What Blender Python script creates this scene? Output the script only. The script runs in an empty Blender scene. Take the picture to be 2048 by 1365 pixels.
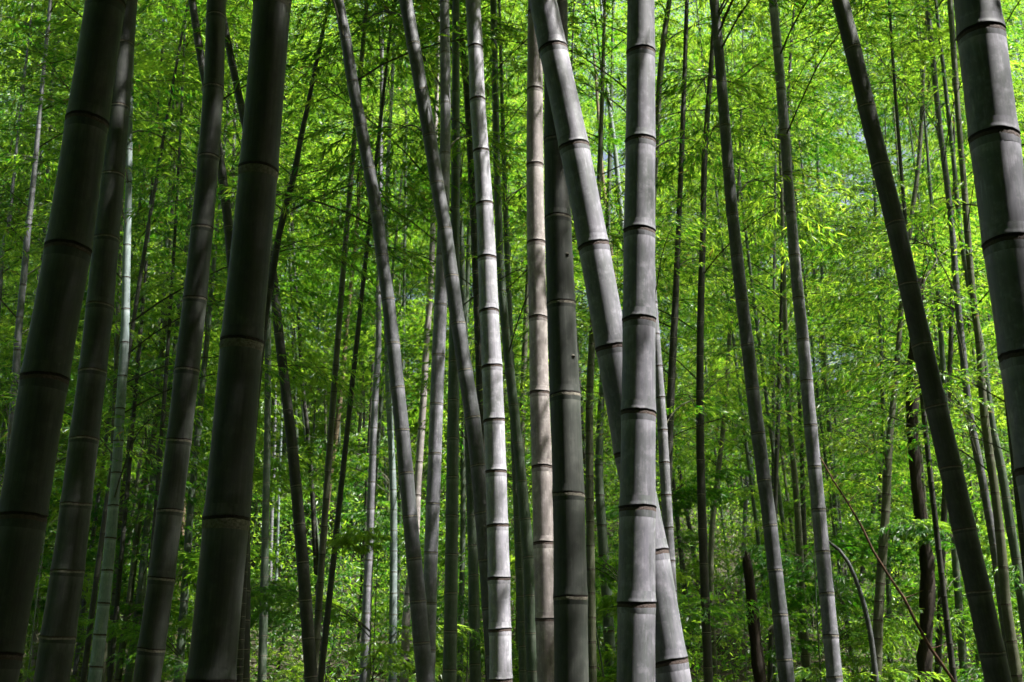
import bpy, math, random
import numpy as np
from mathutils import Vector

# ---------------------------------------------------------------- camera, sky, sun, exposure
scene = bpy.context.scene
COL = scene.collection
FPX, CX, CY = 2276.0, 1024.0, 682.5          # focal length and centre of the 2048 px wide photograph
PITCH = math.radians(16.0)
CAM = np.array([0.0, 0.0, 1.5])
cam_data = bpy.data.cameras.new('camera')
cam_data.sensor_width = 36.0
cam_data.lens = 36.0 * FPX / 2048.0
cam_data.clip_start = 0.05
cam_data.clip_end = 2000.0
cam_data.dof.use_dof = True
cam_data.dof.focus_distance = 4.3
cam_data.dof.aperture_fstop = 11.0
cam = bpy.data.objects.new('camera', cam_data)
cam.location = CAM
cam.rotation_euler = (math.pi / 2 + PITCH, 0, 0)
COL.objects.link(cam)
scene.camera = cam

SUN_EL = math.radians(64.0)
SUN_AZ = math.radians(106.0)                  # clockwise from +Y: right of the view, a little towards the camera
SUN = np.array([math.sin(SUN_AZ) * math.cos(SUN_EL), math.cos(SUN_AZ) * math.cos(SUN_EL), math.sin(SUN_EL)])
world = bpy.data.worlds.new('World')
scene.world = world
world.use_nodes = True
wn = world.node_tree.nodes
sky = wn.new('ShaderNodeTexSky')
sky.sky_type = 'NISHITA'
sky.sun_disc = False
sky.dust_density = 8.0
sky.sun_elevation = SUN_EL
sky.sun_rotation = SUN_AZ
wn['Background'].inputs['Strength'].default_value = 0.05
world.node_tree.links.new(sky.outputs['Color'], wn['Background'].inputs['Color'])
sun_data = bpy.data.lights.new('sun', 'SUN')
sun_data.energy = 5.0
sun_data.angle = math.radians(0.5)
sun_data.color = (1.0, 0.97, 0.92)
sun = bpy.data.objects.new('sun', sun_data)
sun.rotation_euler = Vector(SUN.tolist()).to_track_quat('Z', 'Y').to_euler()
sun.location = (20, -5, 30)
COL.objects.link(sun)

vs = scene.view_settings
vs.view_transform = 'Standard'
vs.look = 'None'
vs.exposure = 2.3
vs.gamma = 1.0
vs.use_curve_mapping = False
cy = scene.cycles
cy.max_bounces = 5
cy.diffuse_bounces = 3
cy.transmission_bounces = 4
cy.use_adaptive_sampling = True
cy.adaptive_threshold = 0.03
cy.glossy_bounces = 2
cy.transparent_max_bounces = 4
cy.use_denoising = True
cy.sample_clamp_indirect = 6.0

rnd = random.Random(7)
nrng = np.random.default_rng(11)


# ---------------------------------------------------------------- materials
def new_mat(name):
    m = bpy.data.materials.new(name)
    m.use_nodes = True
    nt = m.node_tree
    nt.nodes.clear()
    out = nt.nodes.new('ShaderNodeOutputMaterial')
    return m, nt, out


def node(nt, kind, **kw):
    n = nt.nodes.new(kind)
    for k, v in kw.items():
        if k in n.inputs:
            n.inputs[k].default_value = v
        else:
            setattr(n, k, v)
    return n


def mixcol(nt, fac, a, b, blend='MIX'):
    n = nt.nodes.new('ShaderNodeMix')
    n.data_type = 'RGBA'
    n.blend_type = blend
    for i, v in ((0, fac), (6, a), (7, b)):
        if hasattr(v, 'links') or hasattr(v, 'is_linked'):
            nt.links.new(v, n.inputs[i])
        else:
            n.inputs[i].default_value = v if i == 0 else (*v, 1) if len(v) == 3 else v
    return n.outputs[2]


def ramp(nt, src, p0, p1, c0=0.0, c1=1.0):
    n = nt.nodes.new('ShaderNodeMapRange')
    n.inputs[1].default_value = p0
    n.inputs[2].default_value = p1
    n.inputs[3].default_value = c0
    n.inputs[4].default_value = c1
    nt.links.new(src, n.inputs[0])
    return n.outputs[0]


def noise(nt, vec, scale, detail=3, rough=0.55):
    n = node(nt, 'ShaderNodeTexNoise')
    n.inputs['Scale'].default_value = scale
    n.inputs['Detail'].default_value = detail
    n.inputs['Roughness'].default_value = rough
    nt.links.new(vec, n.inputs['Vector'])
    return n.outputs['Fac']


def scaled(nt, vec, s):
    n = node(nt, 'ShaderNodeMapping')
    n.inputs['Scale'].default_value = s
    nt.links.new(vec, n.inputs['Vector'])
    return n.outputs['Vector']


def culm_mat(name, base, alt, lichen, rough=0.5, spec=0.35):
    """Waxy bamboo skin: fine lengthwise fibres, blotches of wax and algae, dark flecks."""
    m, nt, out = new_mat(name)
    at = node(nt, 'ShaderNodeAttribute', attribute_name='skin')
    oi = node(nt, 'ShaderNodeObjectInfo')
    sep = node(nt, 'ShaderNodeVectorMath', operation='ADD')
    com = node(nt, 'ShaderNodeCombineXYZ')
    mul = node(nt, 'ShaderNodeMath', operation='MULTIPLY')
    mul.inputs[1].default_value = 7.0
    nt.links.new(oi.outputs['Random'], mul.inputs[0])
    nt.links.new(mul.outputs[0], com.inputs[2])
    nt.links.new(at.outputs['Vector'], sep.inputs[0])
    nt.links.new(com.outputs[0], sep.inputs[1])
    v = sep.outputs[0]
    streak = noise(nt, scaled(nt, v, (150, 150, 1.1)), 1.0, 5, 0.75)
    broad = noise(nt, scaled(nt, v, (28, 28, 3.0)), 1.0, 4, 0.6)
    blot = noise(nt, v, 22.0, 6, 0.68)
    fleck = noise(nt, scaled(nt, v, (1, 1, 0.45)), 210.0, 2, 0.6)
    c = mixcol(nt, ramp(nt, broad, 0.3, 0.7), base, alt)
    c = mixcol(nt, ramp(nt, blot, 0.50, 0.66, 0, 0.85), c, lichen)
    dark = tuple(x * 0.55 for x in base)
    powder = noise(nt, scaled(nt, v, (60, 60, 9.0)), 1.0, 5, 0.7)
    c = mixcol(nt, ramp(nt, powder, 0.56, 0.70, 0, 0.55), c, tuple(min(1, x * 1.25) for x in lichen))
    stain = noise(nt, scaled(nt, v, (1, 1, 0.35)), 34.0, 6, 0.7)
    c = mixcol(nt, ramp(nt, stain, 0.50, 0.72, 0, 0.75), c, tuple(x * 0.45 for x in alt))
    c = mixcol(nt, ramp(nt, streak, 0.42, 0.66, 0, 0.6), c, dark)
    bl = node(nt, 'ShaderNodeAttribute', attribute_name='bloom')
    bm = node(nt, 'ShaderNodeMath', operation='MULTIPLY')
    nt.links.new(bl.outputs['Fac'], bm.inputs[0])
    nt.links.new(ramp(nt, powder, 0.35, 0.6, 0.15, 0.8), bm.inputs[1])
    c = mixcol(nt, bm.outputs[0], c, tuple(min(1, x * 1.5) for x in lichen))
    c = mixcol(nt, ramp(nt, fleck, 0.70, 0.78, 0, 0.7), c, (0.06, 0.05, 0.04))
    hv = node(nt, 'ShaderNodeHueSaturation')
    nt.links.new(ramp(nt, oi.outputs['Random'], 0, 1, 0.9, 1.1), hv.inputs['Value'])
    nt.links.new(c, hv.inputs['Color'])
    b = node(nt, 'ShaderNodeBsdfPrincipled')
    b.inputs['Specular IOR Level'].default_value = spec
    nt.links.new(hv.outputs[0], b.inputs['Base Color'])
    nt.links.new(ramp(nt, blot, 0.3, 0.7, rough - 0.08, rough + 0.14), b.inputs['Roughness'])
    bu = node(nt, 'ShaderNodeBump')
    bu.inputs['Strength'].default_value = 0.3
    bu.inputs['Distance'].default_value = 0.0002
    nt.links.new(streak, bu.inputs['Height'])
    nt.links.new(bu.outputs[0], b.inputs['Normal'])
    nt.links.new(b.outputs[0], out.inputs['Surface'])
    return m


def rough_mat(name, c0, c1, scale=40.0, rough=0.85, stretch=(1, 1, 1), bump=0.5):
    m, nt, out = new_mat(name)
    tc = node(nt, 'ShaderNodeTexCoord')
    f = noise(nt, scaled(nt, tc.outputs['Object'], stretch), scale, 5, 0.65)
    b = node(nt, 'ShaderNodeBsdfPrincipled')
    b.inputs['Roughness'].default_value = rough
    b.inputs['Specular IOR Level'].default_value = 0.2
    nt.links.new(mixcol(nt, ramp(nt, f, 0.35, 0.65), c0, c1), b.inputs['Base Color'])
    bu = node(nt, 'ShaderNodeBump')
    bu.inputs['Strength'].default_value = bump
    bu.inputs['Distance'].default_value = 0.01
    nt.links.new(f, bu.inputs['Height'])
    nt.links.new(bu.outputs[0], b.inputs['Normal'])
    nt.links.new(b.outputs[0], out.inputs['Surface'])
    return m


def leaf_mat(name, c0, c1, t0, t1, dry=(0.28, 0.20, 0.05)):
    """Thin blades: part of the light is reflected, part shines through."""
    m, nt, out = new_mat(name)
    at = node(nt, 'ShaderNodeAttribute', attribute_name='tint')
    oi = node(nt, 'ShaderNodeObjectInfo')
    f = at.outputs['Fac']
    ad = node(nt, 'ShaderNodeMath', operation='MULTIPLY_ADD')
    nt.links.new(oi.outputs['Random'], ad.inputs[0])
    ad.inputs[1].default_value = 0.35
    nt.links.new(f, ad.inputs[2])
    pw = node(nt, 'ShaderNodeMath', operation='POWER')
    nt.links.new(ramp(nt, ad.outputs[0], 0.05, 1.3), pw.inputs[0])
    pw.inputs[1].default_value = 1.55
    ff = pw.outputs[0]
    cr = mixcol(nt, ff, c0, c1)
    ct = mixcol(nt, ff, t0, t1)
    isdry = ramp(nt, f, 0.975, 0.985)
    cr = mixcol(nt, isdry, cr, dry)
    ct = mixcol(nt, isdry, ct, dry)
    d = node(nt, 'ShaderNodeBsdfDiffuse')
    t = node(nt, 'ShaderNodeBsdfTranslucent')
    g = node(nt, 'ShaderNodeBsdfGlossy')
    g.inputs['Roughness'].default_value = 0.42
    g.inputs['Color'].default_value = (1, 1, 1, 1)
    nt.links.new(cr, d.inputs['Color'])
    nt.links.new(ct, t.inputs['Color'])
    a1 = node(nt, 'ShaderNodeMixShader')
    a1.inputs[0].default_value = 0.5
    nt.links.new(d.outputs[0], a1.inputs[1])
    nt.links.new(t.outputs[0], a1.inputs[2])
    a2 = node(nt, 'ShaderNodeMixShader')
    a2.inputs[0].default_value = 0.03
    nt.links.new(a1.outputs[0], a2.inputs[1])
    nt.links.new(g.outputs[0], a2.inputs[2])
    nt.links.new(a2.outputs[0], out.inputs['Surface'])
    return m


SKIN = {
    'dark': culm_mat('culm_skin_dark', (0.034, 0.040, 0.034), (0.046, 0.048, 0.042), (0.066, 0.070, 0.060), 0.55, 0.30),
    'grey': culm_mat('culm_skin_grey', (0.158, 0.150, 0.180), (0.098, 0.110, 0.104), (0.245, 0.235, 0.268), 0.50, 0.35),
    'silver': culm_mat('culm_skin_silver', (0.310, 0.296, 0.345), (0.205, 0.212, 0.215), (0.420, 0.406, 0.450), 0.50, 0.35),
    'ash': culm_mat('culm_skin_ash', (0.072, 0.070, 0.082), (0.044, 0.053, 0.046), (0.118, 0.114, 0.130), 0.50, 0.32),
    'brown': culm_mat('culm_skin_brown', (0.270, 0.238, 0.230), (0.160, 0.140, 0.130), (0.360, 0.330, 0.316), 0.55, 0.30),
    'pale': culm_mat('culm_skin_pale', (0.170, 0.210, 0.212), (0.135, 0.175, 0.160), (0.230, 0.262, 0.260), 0.60, 0.28),
    'green': culm_mat('culm_skin_green', (0.040, 0.066, 0.040), (0.058, 0.072, 0.050), (0.090, 0.100, 0.082), 0.45, 0.35),
    'olive': culm_mat('culm_skin_olive', (0.070, 0.074, 0.042), (0.054, 0.060, 0.036), (0.102, 0.104, 0.076), 0.50, 0.30),
    'tan': culm_mat('culm_skin_tan', (0.130, 0.094, 0.054), (0.098, 0.072, 0.042), (0.170, 0.135, 0.088), 0.60, 0.25),
    'black': culm_mat('culm_skin_black', (0.024, 0.025, 0.021), (0.036, 0.036, 0.029), (0.056, 0.054, 0.045), 0.60, 0.22),
}
CREAM = rough_mat('node_bloom', (0.20, 0.185, 0.150), (0.10, 0.09, 0.07), 120.0, 0.85)
SCAR = rough_mat('node_scar', (0.034, 0.025, 0.022), (0.016, 0.012, 0.011), 160.0, 0.85)
SCAR_SHADE = rough_mat('node_scar_shade', (0.082, 0.060, 0.052), (0.045, 0.034, 0.030), 160.0, 0.85)  # brown scar colour, darkened to paint in the shadow under the lip
LEAF = leaf_mat('bamboo_leaf', (0.006, 0.048, 0.004), (0.038, 0.135, 0.009), (0.022, 0.240, 0.003), (0.700, 0.960, 0.065))
TWIG = rough_mat('twig_bark', (0.060, 0.058, 0.034), (0.032, 0.034, 0.020), 60.0, 0.7)
BARK = rough_mat('tree_bark', (0.030, 0.022, 0.016), (0.012, 0.010, 0.008), 22.0, 0.95, (1, 1, 0.25), 1.0)
DEAD = rough_mat('dead_stem', (0.120, 0.066, 0.040), (0.065, 0.040, 0.026), 30.0, 0.8, (1, 1, 0.3))
SOIL = rough_mat('leaf_litter', (0.040, 0.036, 0.020), (0.018, 0.018, 0.010), 6.0, 0.95)


# ---------------------------------------------------------------- small helpers
def ground_z(x, y):
    t = max(0.0, y - 17.0)
    bank = max(0.0, -y - 4.5)  # slope added behind the viewpoint to block the low sky
    return 0.42 * t * t / (t + 5.0) + 0.62 * bank * bank / (bank + 3.0) + 0.12 * math.sin(x * 0.31 + 1.3) * math.sin(y * 0.27) * min(1, t / 8)


def unproject(px, py, Y):
    """Point on the vertical plane y = Y seen at photograph pixel (px, py), and its depth along the lens axis."""
    u, v = (px - CX) / FPX, (CY - py) / FPX
    d = np.array([u, math.cos(PITCH) - v * math.sin(PITCH), math.sin(PITCH) + v * math.cos(PITCH)])
    t = (Y - CAM[1]) / d[1]
    return CAM + d * t, t


def set_props(o, label=None, cat=None, group=None, kind=None):
    for k, v in (('label', label), ('category', cat), ('group', group), ('kind', kind)):
        if v:
            o[k] = v
    return o


def empty(name, loc, label, cat, group=None):
    o = bpy.data.objects.new(name, None)
    o.empty_display_size = 0.1
    o.location = loc
    COL.objects.link(o)
    return set_props(o, label, cat, group)


def link_mesh(name, mesh, parent=None):
    o = bpy.data.objects.new(name, mesh)
    COL.objects.link(o)
    if parent is not None:
        o.parent = parent
    return o


def np_mesh(name, verts, quads, mats, matidx=None, smooth=True, skin=None, tint=None, bloom=None):
    me = bpy.data.meshes.new(name)
    verts = np.asarray(verts, dtype=np.float32)
    quads = np.asarray(quads, dtype=np.int32)
    n, k = quads.shape
    me.vertices.add(len(verts))
    me.vertices.foreach_set('co', verts.ravel())
    me.loops.add(n * k)
    me.loops.foreach_set('vertex_index', quads.ravel())
    me.polygons.add(n)
    me.polygons.foreach_set('loop_start', np.arange(0, n * k, k, dtype=np.int32))
    me.polygons.foreach_set('loop_total', np.full(n, k, dtype=np.int32))
    me.polygons.foreach_set('use_smooth', np.full(n, smooth, dtype=bool))
    for m in mats:
        me.materials.append(m)
    if matidx is not None:
        me.polygons.foreach_set('material_index', np.asarray(matidx, dtype=np.int32))
    if skin is not None:
        a = me.attributes.new('skin', 'FLOAT_VECTOR', 'POINT')
        a.data.foreach_set('vector', np.asarray(skin, dtype=np.float32).ravel())
    if tint is not None:
        a = me.attributes.new('tint', 'FLOAT', 'FACE')
        a.data.foreach_set('value', np.asarray(tint, dtype=np.float32))
    if bloom is not None:
        a = me.attributes.new('bloom', 'FLOAT', 'POINT')
        a.data.foreach_set('value', np.asarray(bloom, dtype=np.float32))
    me.update(calc_edges=True)
    me.validate()
    return me


def tube(centers, radii, segs, v0=0.0, wobble=0.0, rng=None):
    """Quads of a tube round a polyline; returns verts, quads, skin attribute (round the stem, along the stem)."""
    c = np.asarray(centers, dtype=float)
    r = np.asarray(radii, dtype=float)
    n = len(c)
    tan = np.gradient(c, axis=0)
    tan /= np.linalg.norm(tan, axis=1)[:, None] + 1e-12
    ref = np.array([0.0, 1.0, 0.0])
    s1 = np.cross(np.tile(ref, (n, 1)), tan)
    s1 /= np.linalg.norm(s1, axis=1)[:, None] + 1e-12
    s2 = np.cross(tan, s1)
    a = np.linspace(0, 2 * math.pi, segs, endpoint=False)
    ca, sa = np.cos(a), np.sin(a)
    verts = c[:, None, :] + r[:, None, None] * (ca[None, :, None] * s1[:, None, :] + sa[None, :, None] * s2[:, None, :])
    if wobble:
        verts += rng.normal(0, wobble, verts.shape)
    length = np.concatenate([[0], np.cumsum(np.linalg.norm(np.diff(c, axis=0), axis=1))]) + v0
    r0 = max(r.mean(), 1e-4)
    skin = np.stack([np.tile(ca * r0, (n, 1)), np.tile(sa * r0, (n, 1)), np.tile(length[:, None], (1, segs))], axis=2)
    i = np.arange(n - 1)[:, None] * segs
    j = np.arange(segs)[None, :]
    j2 = (j + 1) % segs
    q = np.stack([i + j, i + j2, i + segs + j2, i + segs + j], axis=2).reshape(-1, 4)
    return verts.reshape(-1, 3), q, skin.reshape(-1, 3)


# ---------------------------------------------------------------- ground
def make_ground():
    xs = np.concatenate([np.linspace(-600, -70, 10), np.linspace(-60, 60, 61), np.linspace(70, 600, 10)])
    ys = np.concatenate([np.linspace(-600, -50, 10), np.linspace(-40, 90, 66), np.linspace(100, 700, 10)])
    X, Y = np.meshgrid(xs, ys)
    Z = np.array([[ground_z(x, max(-20.0, min(y, 62.0))) for x in xs] for y in ys])
    V = np.stack([X, Y, Z], axis=2).reshape(-1, 3)
    nx = len(xs)
    i = np.arange(len(ys) - 1)[:, None] * nx
    j = np.arange(nx - 1)[None, :]
    q = np.stack([i + j, i + j + 1, i + nx + j + 1, i + nx + j], axis=2).reshape(-1, 4)
    o = link_mesh('ground', np_mesh('ground', V, q, [SOIL]))
    set_props(o, 'brown forest floor covered with fallen bamboo leaves', 'ground', kind='structure')


make_ground()


# ---------------------------------------------------------------- leafy branches (shared meshes)
def unit(v):
    return v / (np.linalg.norm(v) + 1e-12)


def branch_points(rng, L, nsec, step, leaf_len):
    """One leafy branch growing along +X. Returns twig segments and leaf rows (base, direction, length, width)."""
    n = 9
    t = np.linspace(0, 1, n)
    ang = np.radians(rng.uniform(28, 46)) * (1 - t) + np.radians(rng.uniform(-30, -8)) * t
    yaw = np.cumsum(rng.normal(0, 0.05, n))
    d = np.stack([np.cos(ang) * np.cos(yaw), np.cos(ang) * np.sin(yaw), np.sin(ang)], axis=1)
    P = np.concatenate([[[0, 0, 0]], np.cumsum(d[:-1] * (L / (n - 1)), axis=0)])
    segs = [(P[k], P[k + 1], 0.0075 * (1 - 0.8 * t[k]), 0.0075 * (1 - 0.8 * t[k + 1])) for k in range(n - 1)]
    leaves = []

    def fan(p, dirn, cnt):
        for q in range(cnt):
            a = rng.uniform(-0.95, 0.95)
            drop = rng.uniform(-0.75, 0.12)
            h = math.atan2(dirn[1], dirn[0]) + a
            e = math.asin(max(-1, min(1, dirn[2]))) * 0.5 + drop
            l = leaf_len * rng.uniform(0.65, 1.25)
            leaves.append((*p, math.cos(h) * math.cos(e), math.sin(h) * math.cos(e), math.sin(e), l, l * rng.uniform(0.11, 0.155)))

    side = 1
    for s in range(nsec):
        ts = 0.16 + 0.84 * (s + rng.uniform(0, 0.8)) / nsec
        ts = min(ts, 0.995)
        k = min(int(ts * (n - 1)), n - 2)
        f = ts * (n - 1) - k
        p = P[k] * (1 - f) + P[k + 1] * f
        base = d[k]
        h = math.atan2(base[1], base[0]) + side * rng.uniform(0.45, 1.15)
        side = -side
        e = math.asin(base[2]) * 0.5 + rng.uniform(-0.35, 0.25)
        l2 = L * rng.uniform(0.2, 0.42) * (1.1 - 0.6 * ts)
        m = max(3, int(l2 / step))
        prev = p
        for w in range(1, m + 1):
            ee = e - 0.5 * (w / m) ** 1.5
            h += rng.normal(0, 0.1)
            dv = np.array([math.cos(h) * math.cos(ee), math.sin(h) * math.cos(ee), math.sin(ee)])
            nx = prev + dv * (l2 / m)
            if w in (max(1, m // 2), m):
                segs.append((p if w != m else mid, nx, 0.0022, 0.0013))
                mid = nx
            if w >= 2 or m < 4:
                # short side twiglet with a fan of blades at its end
                hh = h + rng.uniform(-0.9, 0.9)
                tw = nx + np.array([math.cos(hh), math.sin(hh), rng.uniform(-0.5, 0.25)]) * rng.uniform(0.01, 0.07)
                fan(tw, dv, int(rng.integers(2, 5)))
            prev = nx
        fan(prev, dv, 3)
    fan(P[-1], d[-1], 4)
    return segs, np.array(leaves)


def leaves_to_geo(rows, rng):
    """Each blade is a narrow folded lozenge: base, widest point on both sides, drawn-out tip."""
    b, d, l, w = rows[:, 0:3], rows[:, 3:6], rows[:, 6:7], rows[:, 7:8]
    up = np.tile(np.array([0.0, 0.0, 1.0]), (len(rows), 1)) + rng.normal(0, 0.55, (len(rows), 3))
    s = np.cross(d, up)
    s /= np.linalg.norm(s, axis=1)[:, None] + 1e-9
    nrm = np.cross(s, d)
    fold = w * 0.22
    c = b + d * l * 0.36
    v0 = b
    v1 = c + s * w * 0.5 + nrm * fold
    v2 = b + d * l - nrm * l * 0.10
    v3 = c - s * w * 0.5 + nrm * fold
    V = np.stack([v0, v1, v2, v3], axis=1).reshape(-1, 3)
    Q = np.arange(len(rows) * 4).reshape(-1, 4)
    return V, Q


def segs_to_geo(segs):
    V, Q = [], []
    for k, (a, b, ra, rb) in enumerate(segs):
        t = unit(b - a)
        s1 = unit(np.cross(t, [0.3, 0.2, 0.93]))
        s2 = np.cross(t, s1)
        for p, r in ((a, ra), (b, rb)):
            for q in range(3):
                an = q * 2.0944
                V.append(p + r * (math.cos(an) * s1 + math.sin(an) * s2))
        o = 6 * k
        for q in range(3):
            q2 = (q + 1) % 3
            Q.append((o + q, o + q2, o + 3 + q2, o + 3 + q))
    return np.array(V), np.array(Q)


def branch_mesh(name, seed, L, nsec, step, leaf_len):
    rng = np.random.default_rng(seed)
    segs, rows = branch_points(rng, L, nsec, step, leaf_len)
    lv, lq = leaves_to_geo(rows, rng)
    tv, tq = segs_to_geo(segs)
    V = np.concatenate([lv, tv])
    Q = np.concatenate([lq, tq + len(lv)])
    mi = np.concatenate([np.zeros(len(lq)), np.ones(len(tq))])
    tint = np.concatenate([rng.random(len(lq)), np.zeros(len(tq))])
    me = np_mesh(name, V, Q, [LEAF, TWIG], mi, smooth=False, tint=tint)
    c = lv.mean(axis=0)
    return me, c, (segs, rows)


BRANCH = [branch_mesh('leafy_branch', 100 + k, 1.5 + 0.08 * k, 15, 0.040, 0.080) for k in range(8)]

DENSE = [branch_mesh('dense_branch', 160 + k, 1.6 + 0.08 * k, 22, 0.034, 0.115) for k in range(4)]  # for overhead, out of view: made leafier to deepen the shade


def rotz(v, a):
    c, s = math.cos(a), math.sin(a)
    out = v.copy()
    out[..., 0] = c * v[..., 0] - s * v[..., 1]
    out[..., 1] = s * v[..., 0] + c * v[..., 1]
    return out


def crown_mesh(name, seed, height, nbr, rmax, blade=(1.0, 1.0)):
    """A whole leafy top: branches round a leaning, nodding stem, densest in the middle."""
    rng = np.random.default_rng(seed)
    rows_all, seg_all, tone = [], [], []
    lean = rng.uniform(0, 6.28)
    tuft = []
    for k in range(nbr):
        if k % 4 == 0:
            tuft = [(k + 4 * rng.random()) / nbr, rng.uniform(0, 6.28)]
        t = min(1.0, max(0.0, tuft[0] + rng.normal(0, 0.022)))
        z = t * height
        segs, rows = BRANCH[int(rng.integers(len(BRANCH)))][2]
        sc = rmax / 1.6 * (0.55 + 0.75 * math.sin(math.pi * min(1, 0.18 + 0.8 * t))) * rng.uniform(0.75, 1.1)
        a = tuft[1] + rng.normal(0, 0.4)
        off = np.array([math.cos(lean), math.sin(lean), -0.15]) * 0.9 * t ** 2.5
        r2 = rows.copy()
        r2[:, 0:3] = rotz(r2[:, 0:3] * sc, a) + off + [0, 0, z]
        r2[:, 3:6] = rotz(r2[:, 3:6], a)
        rows_all.append(r2)
        if k % 4 == 0:
            hue = rng.random()
        tone.append(np.clip(0.55 * hue + 0.45 * rng.random(len(r2)), 0, 0.96) + 0.04 * (rng.random(len(r2)) > 0.985))
        for s in segs[:8]:
            seg_all.append((rotz(s[0] * sc, a) + off + [0, 0, z], rotz(s[1] * sc, a) + off + [0, 0, z], s[2], s[3]))
    rows = np.concatenate(rows_all)
    rows[:, 6] *= blade[0]
    rows[:, 7] *= blade[1]
    lv, lq = leaves_to_geo(rows, rng)
    tv, tq = segs_to_geo(seg_all)
    V = np.concatenate([lv, tv])
    Q = np.concatenate([lq, tq + len(lv)])
    mi = np.concatenate([np.zeros(len(lq)), np.ones(len(tq))])
    tint = np.concatenate(tone + [np.zeros(len(tq))])
    return np_mesh(name, V, Q, [LEAF, TWIG], mi, smooth=False, tint=tint)


# ---------------------------------------------------------------- bamboo culms traced one by one
# node styles: what the ring between two internodes looks like
PRIORITY = []
SUN_TARGETS = []      # points on culms that the gaps in the canopy let the sun reach: (point, radius)


def node_mesh(c0, tang, r, segs, style, mat, rng, v0):
    """A ring: bloom band below, leaf-sheath scar under an overhanging lip, flare up into the next internode."""
    k = r / 0.055
    if style == 'band':
        prof = [(-0.030, 1.002, 0), (-0.024, 1.018, 1), (-0.007, 1.040, 1), (-0.002, 1.030, 2), (0.001, 1.050, 2), (0.006, 1.045, 0), (0.016, 1.018, 0), (0.030, 1.002, 0)]
    elif style == 'cream':
        prof = [(-0.028, 1.002, 0), (-0.013, 1.020, 0), (-0.004, 1.030, 1), (-0.001, 1.020, 2), (0.0012, 1.036, 2), (0.005, 1.030, 0), (0.014, 1.012, 0), (0.028, 1.002, 0)]
    elif style == 'lip':
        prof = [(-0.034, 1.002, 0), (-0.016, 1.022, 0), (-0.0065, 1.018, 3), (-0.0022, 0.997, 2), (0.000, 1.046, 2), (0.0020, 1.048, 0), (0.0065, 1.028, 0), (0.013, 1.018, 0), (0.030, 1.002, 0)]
    else:
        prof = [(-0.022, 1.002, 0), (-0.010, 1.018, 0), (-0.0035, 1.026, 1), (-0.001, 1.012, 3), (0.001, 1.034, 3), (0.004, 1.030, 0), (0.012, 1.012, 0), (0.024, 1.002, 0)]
    zz = np.array([p[0] for p in prof]) * k
    rr = np.array([p[1] for p in prof]) * r
    cent = c0[None, :] + tang[None, :] * zz[:, None]
    V, Q, S = tube(cent, rr, segs, v0)
    # the lip is never perfectly level or round
    n = len(prof)
    a = np.linspace(0, 2 * math.pi, segs, endpoint=False)
    wav = 0.0022 * k * (np.sin(a + rng.uniform(0, 6)) + 0.5 * np.sin(3 * a + rng.uniform(0, 6))) + rng.normal(0, 0.0005 * k, segs)
    V = V.reshape(n, segs, 3)
    wgt = np.array([0] + [1] * (n - 2) + [0])
    V += wgt[:, None, None] * wav[None, :, None] * tang[None, None, :]
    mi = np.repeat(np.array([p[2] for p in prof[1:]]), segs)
    return np_mesh('node', V.reshape(-1, 3), Q, [mat, CREAM, SCAR, SCAR_SHADE], mi, True, S)


def interp_path(zs, arr, z):
    """Smooth (Catmull-Rom) interpolation of arr over increasing zs."""
    zs = np.asarray(zs)
    arr = np.asarray(arr)
    z = np.atleast_1d(z)
    m = np.gradient(arr, zs, axis=0)
    k = np.clip(np.searchsorted(zs, z) - 1, 0, len(zs) - 2)
    h = zs[k + 1] - zs[k]
    t = (z - zs[k]) / h
    h00, h10 = 2 * t**3 - 3 * t**2 + 1, t**3 - 2 * t**2 + t
    h01, h11 = -2 * t**3 + 3 * t**2, t**3 - t**2
    if arr.ndim == 2:
        h00, h10, h01, h11, h = (q[:, None] for q in (h00, h10, h01, h11, h))
    return h00 * arr[k] + h10 * h * m[k] + h01 * arr[k + 1] + h11 * h * m[k + 1]


CULMS = []


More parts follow.
